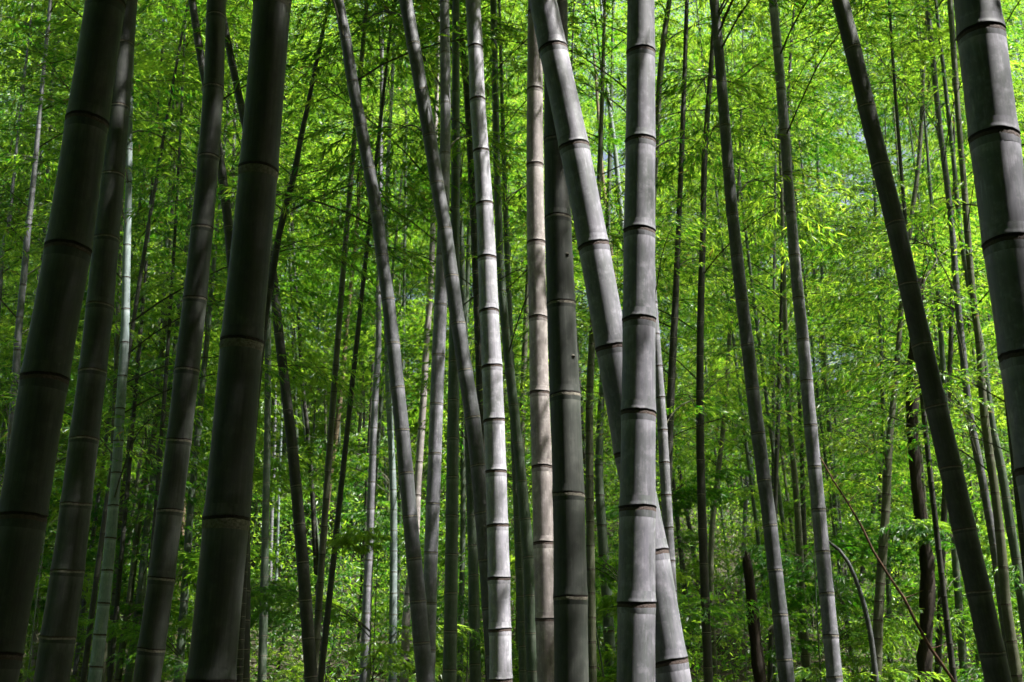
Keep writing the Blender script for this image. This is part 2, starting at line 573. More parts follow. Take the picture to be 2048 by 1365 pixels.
def culm(label, pts, skin='ash', style='thin', diam=None, nodes=None, top=None, crown_from=None, nbr=12, lit=(), name='bamboo',
         depth_tilt=0.0, spacing=None, bare=False):
    """pts: (x, y, width) in photograph pixels from top to bottom, put at the distance that the width implies."""
    pts = sorted(pts, key=lambda p: p[1])
    px = np.array(pts, dtype=float)
    ref = int(np.argmin(abs(px[:, 1] - 760)))
    w = px[ref, 2]
    if diam is None:
        diam = 0.115 if w > 55 else 0.108 if w > 28 else 0.10 if w > 15 else 0.09 if w > 10 else 0.08
    Y = 5.0
    for _ in range(3):
        _, dep = unproject(px[ref, 0], px[ref, 1], Y)
        Y *= (FPX * diam / w) / dep
    P, R = [], []
    for x, y, ww in px[::-1]:
        p, dep = unproject(x, y, Y)
        P.append(p)
        R.append(ww * dep / FPX / 2)
    P, R = np.array(P), np.array(R)
    P[:, 1] += depth_tilt * (P[:, 2] - 2)
    frame_lo, frame_hi = P[0, 2], P[-1, 2]
    # down to the ground, up to the crown
    d0 = (P[min(2, len(P) - 1)] - P[0])
    d0 = d0 / d0[2]
    gz = ground_z(P[0, 0], Y) - 0.06
    if P[0, 2] - gz > 0.05:
        n0 = max(2, int((P[0, 2] - gz) / 0.7) + 1)
        base0, r0 = P[0].copy(), R[0]
        ext = [(base0 + d0 * (-(base0[2] - gz) * q), r0 * (1 + 0.03 * (base0[2] - gz) * q)) for q in np.linspace(1, 0, n0 + 1)[:-1]]
        P = np.concatenate([np.array([e[0] for e in ext]), P])
        R = np.concatenate([np.array([e[1] for e in ext]), R])
    H = top if top is not None else max(frame_hi + 3.5, gz + rnd.uniform(12.0, 15.5))
    if H > P[-1, 2] + 0.2:
        d1 = (P[-1] - P[max(0, len(P) - 3)])
        d1 = d1 / d1[2]
        p1, r1 = P[-1].copy(), R[-1]
        span = H - p1[2]
        n1 = max(3, int(span / 1.0))
        ext = []
        for q in np.linspace(0, 1, n1 + 1)[1:]:
            pt = p1 + d1 * span * q
            pt[0] = p1[0] + d1[0] * span * q * (1 - 0.25 * q)
            ext.append((pt, r1 * (1 - 0.82 * q ** 1.1) + 0.002))
        P = np.concatenate([P, np.array([e[0] for e in ext])])
        R = np.concatenate([R, np.array([e[1] for e in ext])])
    zs = P[:, 2]
    root_loc = P[0] + [0, 0, 0.06]
    root = empty(name, root_loc, label, 'bamboo')
    segs = 32 if w > 45 else 24 if w > 28 else 16 if w > 14 else 10
    mat = SKIN[skin]
    # node heights
    xs_f = px[:, 1]
    if nodes is not None and len(nodes) > 2:
        zn = []
        for y in nodes:
            x = np.interp(y, xs_f, px[:, 0])
            zn.append(unproject(x, y, Y)[0][2])
        zn = sorted(zn)
        sp_lo, sp_hi = zn[1] - zn[0], zn[-1] - zn[-2]
    else:
        sp = spacing or rnd.uniform(0.22, 0.29)
        start = frame_lo + rnd.uniform(0, sp)
        zn = list(np.arange(start, frame_hi + 0.01, sp))
        sp_lo = sp_hi = sp
    z = zn[0] - sp_lo
    low = []
    while z > zs[0] + 0.12:
        low.append(z)
        sp_lo = max(0.06, sp_lo * 0.9)
        z -= sp_lo
    zn = low[::-1] + zn
    z = zn[-1] + sp_hi
    vis_top = frame_hi + 0.4
    while z < min(vis_top, zs[-1] - 0.1):
        zn.append(z)
        z += sp_hi
    rng = np.random.default_rng(int(abs(px[0, 0] * 13 + px[0, 1] * 7 + w * 101)) + 3)

    def centre(z):
        return interp_path(zs, P, z)

    def radius(z):
        return np.maximum(interp_path(zs, R, z), 0.002)

    loc = root_loc
    cuts = [zs[0]] + list(zn)
    kk = radius(np.array(zn)) / 0.055
    half = {z: 0.022 * k for z, k in zip(zn, kk)}
    vis_lo = frame_lo - 0.45

    def piece(pname, za, zb, rings):
        if pname == 'internode':
            fr = np.array([0, 0.04, 0.12, 0.5, 0.8, 0.9, 0.96, 1.0] if w > 14 else [0, 0.3, 0.8, 1.0])
            bloom = np.repeat(np.clip((fr - 0.78) / 0.22, 0, 1) ** 1.3, segs)
            zz = za + (zb - za) * fr
        else:
            zz = np.linspace(za, zb, rings)
            bloom = None
        c = centre(zz)
        # lengthwise bulge: internodes are a touch slimmer in the middle
        t = (zz - za) / max(zb - za, 1e-6)
        r = radius(zz) * (1.0 - 0.018 * np.sin(math.pi * t))
        V, Q, S = tube(c - loc, r, segs, za)
        link_mesh(pname, np_mesh(pname, V, Q, [mat], None, True, S, bloom=bloom), root)

    joined_lo = [z for z in zn if z < vis_lo]
    first = len(joined_lo)
    if first:
        piece('stem_base', zs[0], zn[first - 1] + 0.0, 3 + 2 * first)
    else:
        piece('stem_base', zs[0], zn[0] - half[zn[0]] * 0.6, 4)
    for i in range(first, len(zn)):
        z = zn[i]
        c = centre(z)[0]
        tg = unit(centre(z + 0.05)[0] - centre(z - 0.05)[0])
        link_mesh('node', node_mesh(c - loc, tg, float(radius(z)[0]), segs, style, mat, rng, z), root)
        if i > 0:
            lo = zn[i - 1] + (half[zn[i - 1]] if i > first else 0)
            piece('internode', lo, z - half[z] * 0.95, 6 if w > 28 else 4)
    if zs[-1] > zn[-1] + 0.1:
        piece('upper_stem', zn[-1] + half[zn[-1]], zs[-1], max(5, int((zs[-1] - zn[-1]) / 0.5)))
    for y, rad in lit:
        x = np.interp(y, xs_f, px[:, 0])
        p, dep = unproject(x, y, Y)
        SUN_TARGETS.append((p + np.array([1, -0.25, 0]) * np.interp(y, xs_f, px[:, 2]) * dep / FPX / 2, rad))
        PRIORITY.append(8.0 if label.startswith(('tall straight', 'very thick grey', 'silvery', 'pinkish', 'thick leaning')) else 4.0 if label.startswith(('long grey dappled', 'upright culm passing', 'slender leaning culm with pale', 'dark green leaning')) else 1.0)
    rec = dict(root=root, loc=loc, zs=zs, P=P, R=R, Y=Y, zn=zn, w=w, centre=centre, radius=radius, H=zs[-1], gz=gz,
               lit_y=[y for y, _r in lit], px=float(px[ref, 0]), crown_from=crown_from, nbr=0 if bare else nbr, fhi=frame_hi)
    CULMS.append(rec)
    return rec


def ys(start, step, n):
    return [start + step * k for k in range(n)]

# --- the thick culms close by
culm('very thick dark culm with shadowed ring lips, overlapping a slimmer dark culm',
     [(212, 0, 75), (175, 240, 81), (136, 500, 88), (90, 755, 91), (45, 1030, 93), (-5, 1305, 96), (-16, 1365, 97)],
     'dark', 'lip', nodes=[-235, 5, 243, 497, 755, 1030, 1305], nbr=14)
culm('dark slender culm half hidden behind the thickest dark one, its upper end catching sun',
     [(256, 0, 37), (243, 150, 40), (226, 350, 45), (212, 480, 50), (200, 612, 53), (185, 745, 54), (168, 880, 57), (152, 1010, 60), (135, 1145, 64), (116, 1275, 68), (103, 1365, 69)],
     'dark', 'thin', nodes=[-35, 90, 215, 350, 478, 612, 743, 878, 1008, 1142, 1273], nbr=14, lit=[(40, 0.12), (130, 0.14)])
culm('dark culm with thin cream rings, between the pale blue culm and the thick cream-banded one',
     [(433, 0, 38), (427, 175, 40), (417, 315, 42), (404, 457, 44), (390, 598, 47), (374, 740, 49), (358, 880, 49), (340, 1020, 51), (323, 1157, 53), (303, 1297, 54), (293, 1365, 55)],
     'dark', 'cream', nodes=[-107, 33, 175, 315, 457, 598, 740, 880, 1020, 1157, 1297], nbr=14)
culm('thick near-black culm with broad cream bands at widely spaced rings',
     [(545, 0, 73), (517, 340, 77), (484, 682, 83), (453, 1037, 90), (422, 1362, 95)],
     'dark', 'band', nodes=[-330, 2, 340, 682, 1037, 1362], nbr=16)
culm('long grey dappled culm leaning gently, with thin brown rings, standing alone beside the leafy gap',
     [(677, 0, 20), (692, 80, 22), (705, 165, 23), (722, 253, 24), (738, 338, 24), (753, 425, 25), (764, 512, 25), (776, 599, 26), (786, 687, 27), (795, 775, 28), (804, 860, 29),
      (812, 946, 30), (820, 1032, 30), (828, 1117, 31), (836, 1202, 33), (843, 1285, 34), (851, 1365, 36)],
     'ash', 'thin', nodes=[80, 165, 253, 338, 425, 512, 599, 687, 775, 860, 946, 1032, 1117, 1202, 1285], lit=[(50, 0.1), (370, .1), (560, .1), (660, .13), (740, .15), (820, .15), (900, .18), (970, .16)])
culm('dark green-grey leaning culm crossing in front of the upright pale-ringed pair',
     [(811, 0, 26), (827, 90, 27), (843, 182, 27), (859, 272, 27), (874, 367, 27), (890, 458, 27), (903, 553, 28), (916, 647, 29), (930, 740, 30), (945, 835, 31), (956, 930, 31), (965, 1025, 32), (979, 1200, 33), (991, 1365, 34)],
     'ash', 'thin', nodes=[0, 90, 182, 272, 367, 458, 553, 647, 740, 835, 930, 1025, 1120, 1215, 1310], lit=[(40, .1), (420, .08)])
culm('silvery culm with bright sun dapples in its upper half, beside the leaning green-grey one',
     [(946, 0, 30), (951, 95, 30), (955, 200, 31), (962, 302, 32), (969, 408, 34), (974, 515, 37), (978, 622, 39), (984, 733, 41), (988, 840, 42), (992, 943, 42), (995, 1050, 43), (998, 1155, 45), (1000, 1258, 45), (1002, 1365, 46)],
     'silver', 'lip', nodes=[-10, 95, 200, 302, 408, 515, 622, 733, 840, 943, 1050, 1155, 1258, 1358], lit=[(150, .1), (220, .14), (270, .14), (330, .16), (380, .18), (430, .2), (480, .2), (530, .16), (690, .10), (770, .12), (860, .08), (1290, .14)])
culm('upright culm passing behind the leaning green-grey one, a bright sun strip down its lower half',
     [(889, 0, 19), (891, 207, 21), (889, 360, 22), (885, 500, 24), (881, 610, 26), (877, 710, 27), (873, 808, 27), (870, 907, 27), (866, 1007, 28), (862, 1105, 28), (859, 1205, 29), (855, 1365, 30)],
     'grey', 'thin', nodes=[7, 107, 207, 308, 410, 510, 610, 710, 808, 907, 1007, 1105, 1205, 1300], lit=[(780, .1), (850, .14), (930, .16), (1010, .16), (1080, .12)])
culm('dark green culm with pale evenly spaced rings, right behind the crossing of two leaning culms',
     [(912, 0, 14), (911, 300, 17), (910, 520, 19), (907, 800, 23), (905, 954, 25), (903, 1112, 26), (901, 1265, 27), (899, 1365, 28)],
     'green', 'cream', nodes=ys(30, 77, 18))
culm('thin dark leaning culm slipping behind the silvery dappled one near its top',
     [(905, 0, 13), (925, 97, 14), (933, 170, 14), (939, 260, 15), (946, 400, 15), (953, 560, 16), (962, 800, 18), (972, 1100, 20), (982, 1365, 22)],
     'black', 'thin')
culm('dark olive culm with faint rings, curving between the silvery culm and the brown one',
     [(987, 0, 13), (990, 150, 13), (996, 400, 15), (1003, 560, 16), (1013, 680, 18), (1026, 800, 20), (1038, 910, 21), (1050, 1040, 23), (1057, 1112, 24), (1062, 1250, 25), (1067, 1365, 26)],
     'green', 'thin', nodes=ys(50, 76, 18))
culm('pinkish brown culm with dark rings, one edge sunlit, pressed against a black-green culm',
     [(1071, 0, 30), (1070, 180, 32), (1070, 330, 34), (1072, 485, 36), (1076, 635, 37), (1079, 785, 39), (1084, 933, 42), (1088, 1085, 43), (1092, 1237, 43), (1096, 1365, 44)],
     'brown', 'lip', nodes=[25, 180, 330, 485, 635, 785, 933, 1085, 1237], lit=[(120, .1), (230, .12), (420, .12), (560, .14), (660, .16), (760, .18), (850, .2), (940, .2), (1020, .2)])
culm('black-green culm with raised pale rims, standing in front of the pinkish brown one',
     [(1112, 0, 47), (1113, 280, 50), (1116, 435, 53), (1122, 607, 57), (1130, 790, 61), (1137, 988, 64), (1141, 1193, 68), (1143, 1365, 70)],
     'dark', 'cream', nodes=[-25, 125, 280, 437, 607, 790, 988, 1193], lit=[(690, .09), (740, .1), (870, .06)], nbr=14, diam=0.118)
culm('thick leaning grey culm that crosses behind the tall straight grey one',
     [(1085, 0, 56), (1106, 98, 57), (1148, 293, 60), (1187, 492, 62), (1224, 695, 65), (1262, 905, 68), (1301, 1103, 71), (1338, 1320, 74), (1346, 1365, 75)],
     'grey', 'lip', nodes=[-95, 98, 293, 492, 695, 905, 1103, 1320], lit=[(30, .1), (150, .12), (250, .14), (350, .15), (450, .16), (540, .14), (600, .1), (1060, .18), (1200, .16), (1345, .16)], nbr=14, diam=0.120)
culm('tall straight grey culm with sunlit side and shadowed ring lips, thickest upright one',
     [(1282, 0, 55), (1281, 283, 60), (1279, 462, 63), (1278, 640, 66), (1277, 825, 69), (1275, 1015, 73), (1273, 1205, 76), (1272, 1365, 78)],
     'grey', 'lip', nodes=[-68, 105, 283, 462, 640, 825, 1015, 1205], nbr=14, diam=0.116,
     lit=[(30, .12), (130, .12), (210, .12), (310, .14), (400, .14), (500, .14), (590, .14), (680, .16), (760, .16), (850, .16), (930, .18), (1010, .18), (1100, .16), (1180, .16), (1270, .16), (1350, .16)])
culm('dark green leaning culm with sunlit grey foot, beside a thinner near-black culm',
     [(1428, 0, 19), (1436, 80, 20), (1443, 165, 21), (1450, 252, 22), (1457, 340, 23), (1465, 430, 24), (1474, 513, 25), (1484, 602, 25), (1495, 690, 26), (1505, 778, 27), (1516, 866, 28), (1528, 960, 28), (1540, 1050, 29), (1550, 1140, 30), (1560, 1229, 31), (1569, 1318, 32), (1574, 1365, 32)],
     'ash', 'thin', nodes=[80, 165, 252, 340, 430, 513, 602, 690, 778, 866, 960, 1050, 1140, 1229, 1318], lit=[(960, .1), (1040, .14), (1110, .16), (1180, .16), (1260, .12)])
culm('slender leaning culm with pale rings whose lower third is streaked white by sun',
     [(1546, 0, 17), (1555, 97, 18), (1562, 180, 19), (1569, 262, 20), (1575, 347, 20), (1582, 428, 21), (1589, 512, 22), (1597, 597, 23), (1606, 680, 24), (1613, 762, 25), (1621, 850, 26), (1629, 934, 27), (1637, 1019, 28), (1645, 1103, 29), (1653, 1186, 30), (1661, 1270, 31), (1669, 1353, 32)],
     'grey', 'cream', nodes=[97, 180, 262, 347, 428, 512, 597, 680, 762, 850, 934, 1019, 1103, 1186, 1270, 1353], lit=[(770, .1), (830, .14), (900, .14), (970, .16), (1060, .12), (1180, .16), (1250, .2), (1320, .2)])
culm('strongly leaning dark blue-green culm crossing in front of the brown tree trunk',
     [(1680, 0, 32), (1705, 97, 33), (1733, 213, 34), (1761, 330, 36), (1790, 446, 38), (1817, 568, 39), (1844, 690, 41), (1872, 812, 43), (1901, 935, 45), (1928, 1057, 47), (1957, 1182, 49), (1984, 1304, 51), (1997, 1365, 52)],
     'dark', 'thin', diam=0.118, nodes=[-18, 97, 213, 330, 446, 568, 690, 812, 935, 1057, 1182, 1304], lit=[(20, .08)])
culm('very thick grey culm leaning inward, half lit by sun, with deep shadowed lips',
     [(1953, 0, 86), (1962, 68, 90), (1988, 275, 94), (2016, 485, 96), (2050, 710, 98), (2088, 960, 101), (2122, 1200, 104)],
     'grey', 'lip', nodes=[-135, 68, 275, 485, 710, 940], lit=[(20, .16), (90, .18), (170, .2), (250, .2), (330, .2), (420, .18), (520, .12)], nbr=14)

# --- slimmer culms a few metres on
culm('pale blue-grey young culm with dark rings, beside the dark cream-ringed culm',
     [(259, 250, 12), (257, 400, 13), (254, 490, 15), (249, 685, 17), (240, 830, 19), (233, 940, 20), (227, 1010, 21), (215, 1140, 23), (200, 1270, 25), (189, 1365, 26)],
     'pale', 'lip', nodes=[300, 365, 428, 490, 555, 618, 685, 752, 817, 881, 945, 1010, 1075, 1140, 1205, 1268, 1332], diam=0.085, lit=[(480, .2), (600, .2)])
culm('thin dark culm leaning across behind the two dark cream-ringed culms',
     [(384, 0, 15), (400, 105, 16), (420, 210, 17), (440, 320, 18), (457, 455, 19), (466, 560, 20), (478, 760, 22), (487, 1000, 24), (488, 1200, 26), (486, 1365, 27)],
     'black', 'thin')
culm('near-black leaning culm with faint rings, emerging from behind the thick cream-banded one',
     [(440, 0, 13), (453, 70, 14), (490, 250, 15), (522, 400, 16), (545, 540, 17), (556, 650, 19), (570, 770, 20), (585, 900, 22), (599, 1050, 24), (614, 1240, 26), (623, 1365, 27)],
     'black', 'thin', nodes=ys(60, 76, 18))
twiggy = culm('thin knobbly culm with long bare side twigs, leaning away from the thick cream-banded one',
     [(660, 0, 6), (640, 90, 8), (617, 205, 9), (600, 285, 11), (588, 350, 12), (570, 420, 13), (556, 480, 13), (548, 530, 14), (532, 620, 15), (515, 760, 16), (500, 920, 17), (486, 1150, 18), (476, 1365, 19)],
     'black', 'thin', nodes=[70, 140, 210, 282, 354, 425, 500, 580], diam=0.07)
culm('thin sunlit culm squeezed between the tall straight grey one and the leaning thick one',
     [(1296, 400, 16), (1306, 600, 17), (1316, 732, 18), (1325, 860, 20), (1330, 950, 21), (1336, 1055, 22), (1345, 1250, 24), (1350, 1365, 25)],
     'grey', 'lip', nodes=[475, 540, 605, 668, 732, 795, 860, 925, 990, 1055], lit=[(620, .2), (700, .2), (800, .2), (880, .2)])
culm('thin yellow-green culm leaning behind the top of the tall straight grey one',
     [(1339, 0, 10), (1330, 60, 11), (1322, 130, 12), (1316, 220, 12), (1311, 310, 13), (1300, 500, 14), (1285, 800, 15), (1270, 1200, 17)],
     'olive', 'thin')
culm('thin near-black upright culm with close rings, beside the dark green leaning one',
     [(1428, 40, 9), (1421, 150, 10), (1414, 240, 11), (1408, 350, 12), (1406, 460, 12), (1402, 600, 14), (1400, 750, 15), (1401, 910, 17), (1407, 1110, 18), (1417, 1365, 19)],
     'black', 'thin', nodes=ys(92, 69, 18), lit=[(420, .15), (470, .15)])
culm('slim culm with one white sunlit stretch, first of three leaning together',
     [(1858, 40, 10), (1866, 120, 11), (1878, 240, 11), (1893, 360, 12), (1904, 460, 12), (1914, 590, 13), (1925, 700, 14), (1943, 850, 15), (1957, 920, 16), (1970, 990, 16), (1986, 1080, 17), (2000, 1180, 18), (2020, 1320, 19)],
     'ash', 'thin', lit=[(470, .2), (520, .2), (580, .2), (930, .2), (980, .2)])
culm('slim olive culm with dark close rings, middle of three leaning together',
     [(1902, 30, 11), (1910, 140, 11), (1918, 250, 11), (1928, 370, 12), (1936, 480, 13), (1948, 612, 13), (1958, 685, 14), (1963, 760, 15), (1969, 834, 16), (1979, 911, 17), (1990, 986, 17), (1999, 1061, 18), (2006, 1134, 19), (2012, 1208, 20), (2023, 1283, 21), (2034, 1357, 22)],
     'olive', 'lip', nodes=[315, 390, 465, 538, 612, 685, 760, 834, 911, 986, 1061, 1134, 1208, 1282, 1350], lit=[(680, .2), (960, .2), (1080, .15)])
culm('slim dark green culm with pale rings, last of three leaning together',
     [(1905, 300, 9), (1920, 455, 10), (1932, 540, 11), (1950, 630, 12), (1966, 710, 13), (1978, 808, 14), (1988, 872, 16), (1998, 915, 17), (2012, 995, 18), (2021, 1055, 19), (2032, 1117, 19), (2041, 1178, 20), (2062, 1320, 22)],
     'green', 'cream', nodes=[692, 750, 808, 872, 932, 995, 1055, 1117, 1178])
culm('dark culm peeping out from behind the thick half-lit leaning one',
     [(1985, 480, 15), (2000, 640, 16), (2012, 740, 18), (2025, 860, 19), (2040, 1000, 20), (2055, 1130, 21), (2078, 1330, 22)],
     'black', 'thin')
culm('long thin upright culm with knotty olive stem, between the leaning dark green and blue-green culms',
     [(1852, 50, 6), (1846, 170, 7), (1837, 330, 9), (1820, 460, 10), (1803, 610, 10), (1797, 690, 11), (1790, 770, 12), (1782, 850, 14), (1776, 920, 17), (1772, 1010, 18), (1765, 1110, 19), (1758, 1210, 20), (1753, 1345, 22)],
     'olive', 'lip', diam=0.085, lit=[(940, .12)])
culm('short dark stem slanting away from the knotty olive culm',
     [(1775, 860, 7), (1763, 927, 8), (1745, 1030, 9), (1732, 1100, 10), (1720, 1180, 10), (1710, 1300, 11)], 'black', 'thin', diam=0.075)
culm('thin pale-ringed stem rising just beyond the white-streaked slender culm',
     [(1632, 230, 5), (1636, 340, 6), (1642, 455, 6), (1648, 700, 8), (1655, 800, 8), (1661, 890, 9), (1668, 980, 10), (1677, 1080, 11), (1686, 1170, 12), (1696, 1250, 13), (1711, 1350, 15)],
     'green', 'lip', nodes=[575, 637, 700, 765, 828, 890, 953, 1012, 1075, 1137, 1200, 1260, 1321])
culm('upright olive culm with pale rings close behind the white-streaked slender one',
     [(1562, 350, 7), (1567, 500, 8), (1570, 620, 9), (1573, 720, 10), (1578, 820, 11), (1585, 910, 12), (1591, 970, 13), (1598, 1075, 15), (1603, 1190, 17), (1611, 1310, 20), (1615, 1365, 21)],
     'olive', 'cream', nodes=[720, 780, 838, 897, 956, 1015, 1073, 1132, 1191, 1251, 1310])
culm('thin green stem leaning beside the sunlit foot of the dark green culm',
     [(1540, 850, 8), (1552, 940, 8), (1572, 1090, 9), (1590, 1200, 10), (1610, 1330, 11)], 'green', 'thin', diam=0.075)
culm('dark straight stem seen through the gap next to the upright olive culm',
     [(1598, 780, 8), (1603, 900, 9), (1607, 1020, 10), (1612, 1200, 11), (1616, 1365, 12)], 'black', 'thin', diam=0.085)
culm('thin grey-green culm with dark rings, standing free between two near-black stems',
     [(1506, 800, 7), (1499, 880, 8), (1493, 970, 9), (1488, 1090, 10), (1484, 1200, 11), (1479, 1340, 12)],
     'grey', 'lip', nodes=[870, 930, 987, 1045, 1105, 1163, 1221, 1279, 1337], lit=[(1140, .2), (1200, .2)], diam=0.085)
culm('thin olive stem leaning the other way beside the near-black upright culm',
     [(1461, 640, 8), (1453, 770, 9), (1443, 890, 10), (1432, 980, 11), (1424, 1060, 11), (1422, 1180, 12), (1426, 1280, 12), (1430, 1365, 13)], 'olive', 'thin')
culm('thin green stem with a bright edge, leaning beside the dark broken trunk',
     [(1498, 880, 6), (1506, 960, 7), (1516, 1060, 8), (1525, 1140, 9), (1533, 1300, 10)], 'pale', 'thin', diam=0.075)
culm('dark thin stem leaning in the shade beside the sunlit foot of the thick leaning culm',
     [(1338, 900, 8), (1348, 980, 9), (1358, 1070, 10), (1370, 1180, 11), (1380, 1310, 12)], 'black', 'thin', diam=0.085)
culm('dark thin stem with a kink, running close to the near-black upright culm',
     [(1352, 900, 7), (1366, 985, 8), (1380, 1060, 9), (1394, 1150, 10), (1400, 1300, 11)], 'black', 'thin', diam=0.085)
culm('dark shaded culm half lost in leaves beside the thin sunlit one',
     [(1356, 480, 11), (1352, 580, 13), (1346, 700, 15), (1339, 860, 16), (1335, 1000, 17), (1332, 1365, 19)], 'black', 'thin')
culm('olive culm with tight rings in the slot behind the black-green culm',
     [(1190, 560, 12), (1184, 690, 14), (1179, 800, 15), (1179, 910, 16), (1181, 1100, 17), (1185, 1365, 18)], 'olive', 'lip')
culm('green culm widening downward, seen in the slot before the tall straight grey one',
     [(1205, 760, 12), (1199, 880, 15), (1198, 940, 17), (1204, 1060, 20), (1214, 1200, 22), (1223, 1365, 24)], 'green', 'lip', nodes=[870, 930, 990, 1050, 1110, 1163, 1215, 1262])
culm('thin dark leaning stem in the same slot as the tight-ringed olive culm',
     [(1166, 880, 8), (1176, 1010, 9), (1186, 1180, 10), (1198, 1365, 11)], 'black', 'thin', diam=0.085)
culm('thin olive culm in shade beside the pinkish brown one',
     [(1056, 560, 10), (1051, 660, 11), (1047, 760, 12), (1043, 910, 13), (1040, 1050, 13), (1037, 1365, 15)], 'olive', 'thin')
culm('dark brownish culm behind the leaves between the dappled and the sun-stripped culms',
     [(870, 300, 10), (866, 440, 11), (862, 560, 12), (853, 690, 13), (843, 860, 14), (836, 960, 15), (828, 1110, 16), (815, 1210, 17), (808, 1365, 18)], 'brown', 'lip', nodes=ys(330, 66, 16), diam=0.09)
culm('grey-green culm with dappled sun strip, standing free beyond the leafy gap',
     [(759, 500, 10), (757, 600, 11), (757, 690, 12), (752, 770, 13), (748, 850, 14), (745, 930, 15), (742, 1010, 16), (740, 1090, 17), (735, 1180, 18), (732, 1290, 20), (729, 1365, 21)],
     'grey', 'thin', nodes=[640, 695, 748, 802, 856, 910, 964, 1018, 1070, 1120, 1172, 1226, 1280, 1335], lit=[(960, .2), (1030, .2), (1150, .2), (1230, .2)])
culm('straight pale culm flecked with sun, close beside the long dappled one',
     [(783, 200, 7), (778, 290, 8), (773, 420, 9), (773, 600, 11), (775, 700, 12), (778, 800, 13), (783, 900, 13), (787, 1010, 14), (787, 1120, 15), (786, 1250, 16), (785, 1365, 17)],
     'pale', 'thin', lit=[(290, .3), (960, .2), (1010, .2), (1070, .2)])
culm('tan dry culm leaning through the bright leafy gap',
     [(718, 400, 6), (712, 470, 7), (705, 540, 8), (697, 620, 8), (690, 700, 9), (683, 780, 9), (676, 840, 10), (668, 900, 10), (662, 940, 11), (655, 1000, 11), (647, 1060, 12), (642, 1140, 12), (636, 1250, 13), (630, 1365, 14)], 'tan', 'lip')
culm('thin dark upright stem with small knots at the edge of the bright leafy gap',
     [(586, 480, 6), (590, 560, 7), (598, 640, 7), (602, 720, 8), (607, 790, 9), (614, 850, 9), (619, 910, 10), (625, 990, 10), (629, 1070, 11), (634, 1140, 13), (640, 1230, 14), (646, 1365, 15)], 'black', 'thin')
culm('short green stem leaning outward at the foot of the tan dry culm',
     [(636, 1080, 7), (643, 1160, 8), (655, 1230, 9), (668, 1340, 10)], 'green', 'thin', diam=0.075)
culm('smooth green culm with faint rings beside the near-black leaning one',
     [(538, 560, 12), (536, 660, 13), (536, 760, 13), (534, 910, 14), (531, 1050, 15), (528, 1200, 17), (524, 1365, 18)], 'green', 'thin')
culm('hair-thin pale stem with sunlit edge beside the smooth green culm',
     [(551, 780, 5), (549, 900, 6), (545, 1000, 7), (541, 1150, 7), (536, 1320, 8)], 'grey', 'lip', diam=0.06, lit=[(930, .3)])
culm('second hair-thin stem, lower part glinting, next to the near-black leaning culm',
     [(563, 850, 5), (559, 960, 5), (553, 1150, 6), (545, 1340, 7)], 'pale', 'thin', diam=0.055, lit=[(1200, .3)])
culm('short dark stick leaning out low behind the near-black leaning culm',
     [(603, 1110, 6), (595, 1157, 6), (575, 1240, 7), (556, 1340, 8)], 'black', 'thin', diam=0.06, bare=True, top=2.6)
culm('thin olive culm with dark knots, last of three behind the pale blue-grey one',
     [(356, 180, 5), (350, 300, 6), (343, 440, 8), (339, 520, 8), (333, 610, 9), (325, 700, 10), (317, 800, 11), (305, 880, 11), (294, 930, 12), (283, 1000, 12), (272, 1090, 13), (263, 1170, 13), (250, 1260, 14), (237, 1350, 15)],
     'olive', 'lip', nodes=[330, 390, 450, 508, 568, 620, 675, 728, 780, 832, 885, 940, 990, 1045, 1098, 1150, 1202, 1252, 1305])
culm('olive-brown culm running alongside the pale blue-grey one',
     [(300, 420, 6), (294, 505, 7), (287, 590, 8), (279, 680, 9), (272, 760, 10), (265, 840, 11), (258, 900, 12), (247, 1000, 13), (240, 1090, 14), (232, 1190, 16), (222, 1300, 18), (216, 1365, 19)],
     'olive', 'lip', nodes=[820, 872, 925, 975, 1030, 1083, 1135, 1187, 1238, 1283, 1322], diam=0.085)
culm('dim green culm between the knotty olive culm and the dark cream-ringed one',
     [(356, 640, 9), (347, 720, 10), (339, 790, 11), (330, 850, 11), (319, 900, 12), (309, 950, 12), (298, 1020, 13), (287, 1120, 14), (276, 1220, 15), (260, 1330, 16)], 'green', 'thin')
culm('green culm with sun on its lower part, tucked behind the dark cream-ringed one',
     [(432, 480, 8), (425, 560, 9), (418, 640, 10), (412, 700, 11), (405, 770, 12), (399, 840, 13), (392, 910, 14), (380, 1030, 15), (372, 1150, 16), (362, 1290, 18), (356, 1365, 19)],
     'green', 'cream', nodes=[740, 798, 856, 914, 972, 1030, 1088, 1145, 1203, 1258, 1313], lit=[(1220, .2), (1300, .2)])
culm('rusty thin stem in the slot beside the dark cream-ringed culm',
     [(370, 980, 7), (365, 1060, 8), (360, 1130, 8), (354, 1230, 9), (345, 1350, 10)], 'tan', 'lip', diam=0.075)
culm('dim grey culm half veiled by leaves beyond the thickest dark one',
     [(80, 220, 8), (72, 310, 10), (63, 400, 11), (55, 470, 12), (49, 540, 13), (42, 610, 13), (36, 680, 14), (31, 760, 15), (23, 880, 16), (10, 1050, 17)],
     'ash', 'lip', nodes=[375, 440, 505, 570, 635, 700], lit=[(420, .2)])
culm('slim white-lit stem among the leaves beside the dim veiled culm',
     [(33, 300, 6), (25, 380, 7), (17, 450, 8), (9, 480, 8), (0, 580, 9), (-14, 760, 10)], 'ash', 'thin', lit=[(390, .3), (430, .3)])
culm('faint green stem between the dim veiled culm and the thickest dark one',
     [(99, 270, 6), (95, 350, 7), (90, 450, 8), (84, 560, 8), (70, 800, 9)], 'green', 'thin')
culm('brownish culm low in the gap between the two overlapping dark culms',
     [(92, 940, 10), (86, 1050, 11), (80, 1130, 11), (73, 1250, 12), (67, 1365, 13)], 'brown', 'lip', diam=0.085)
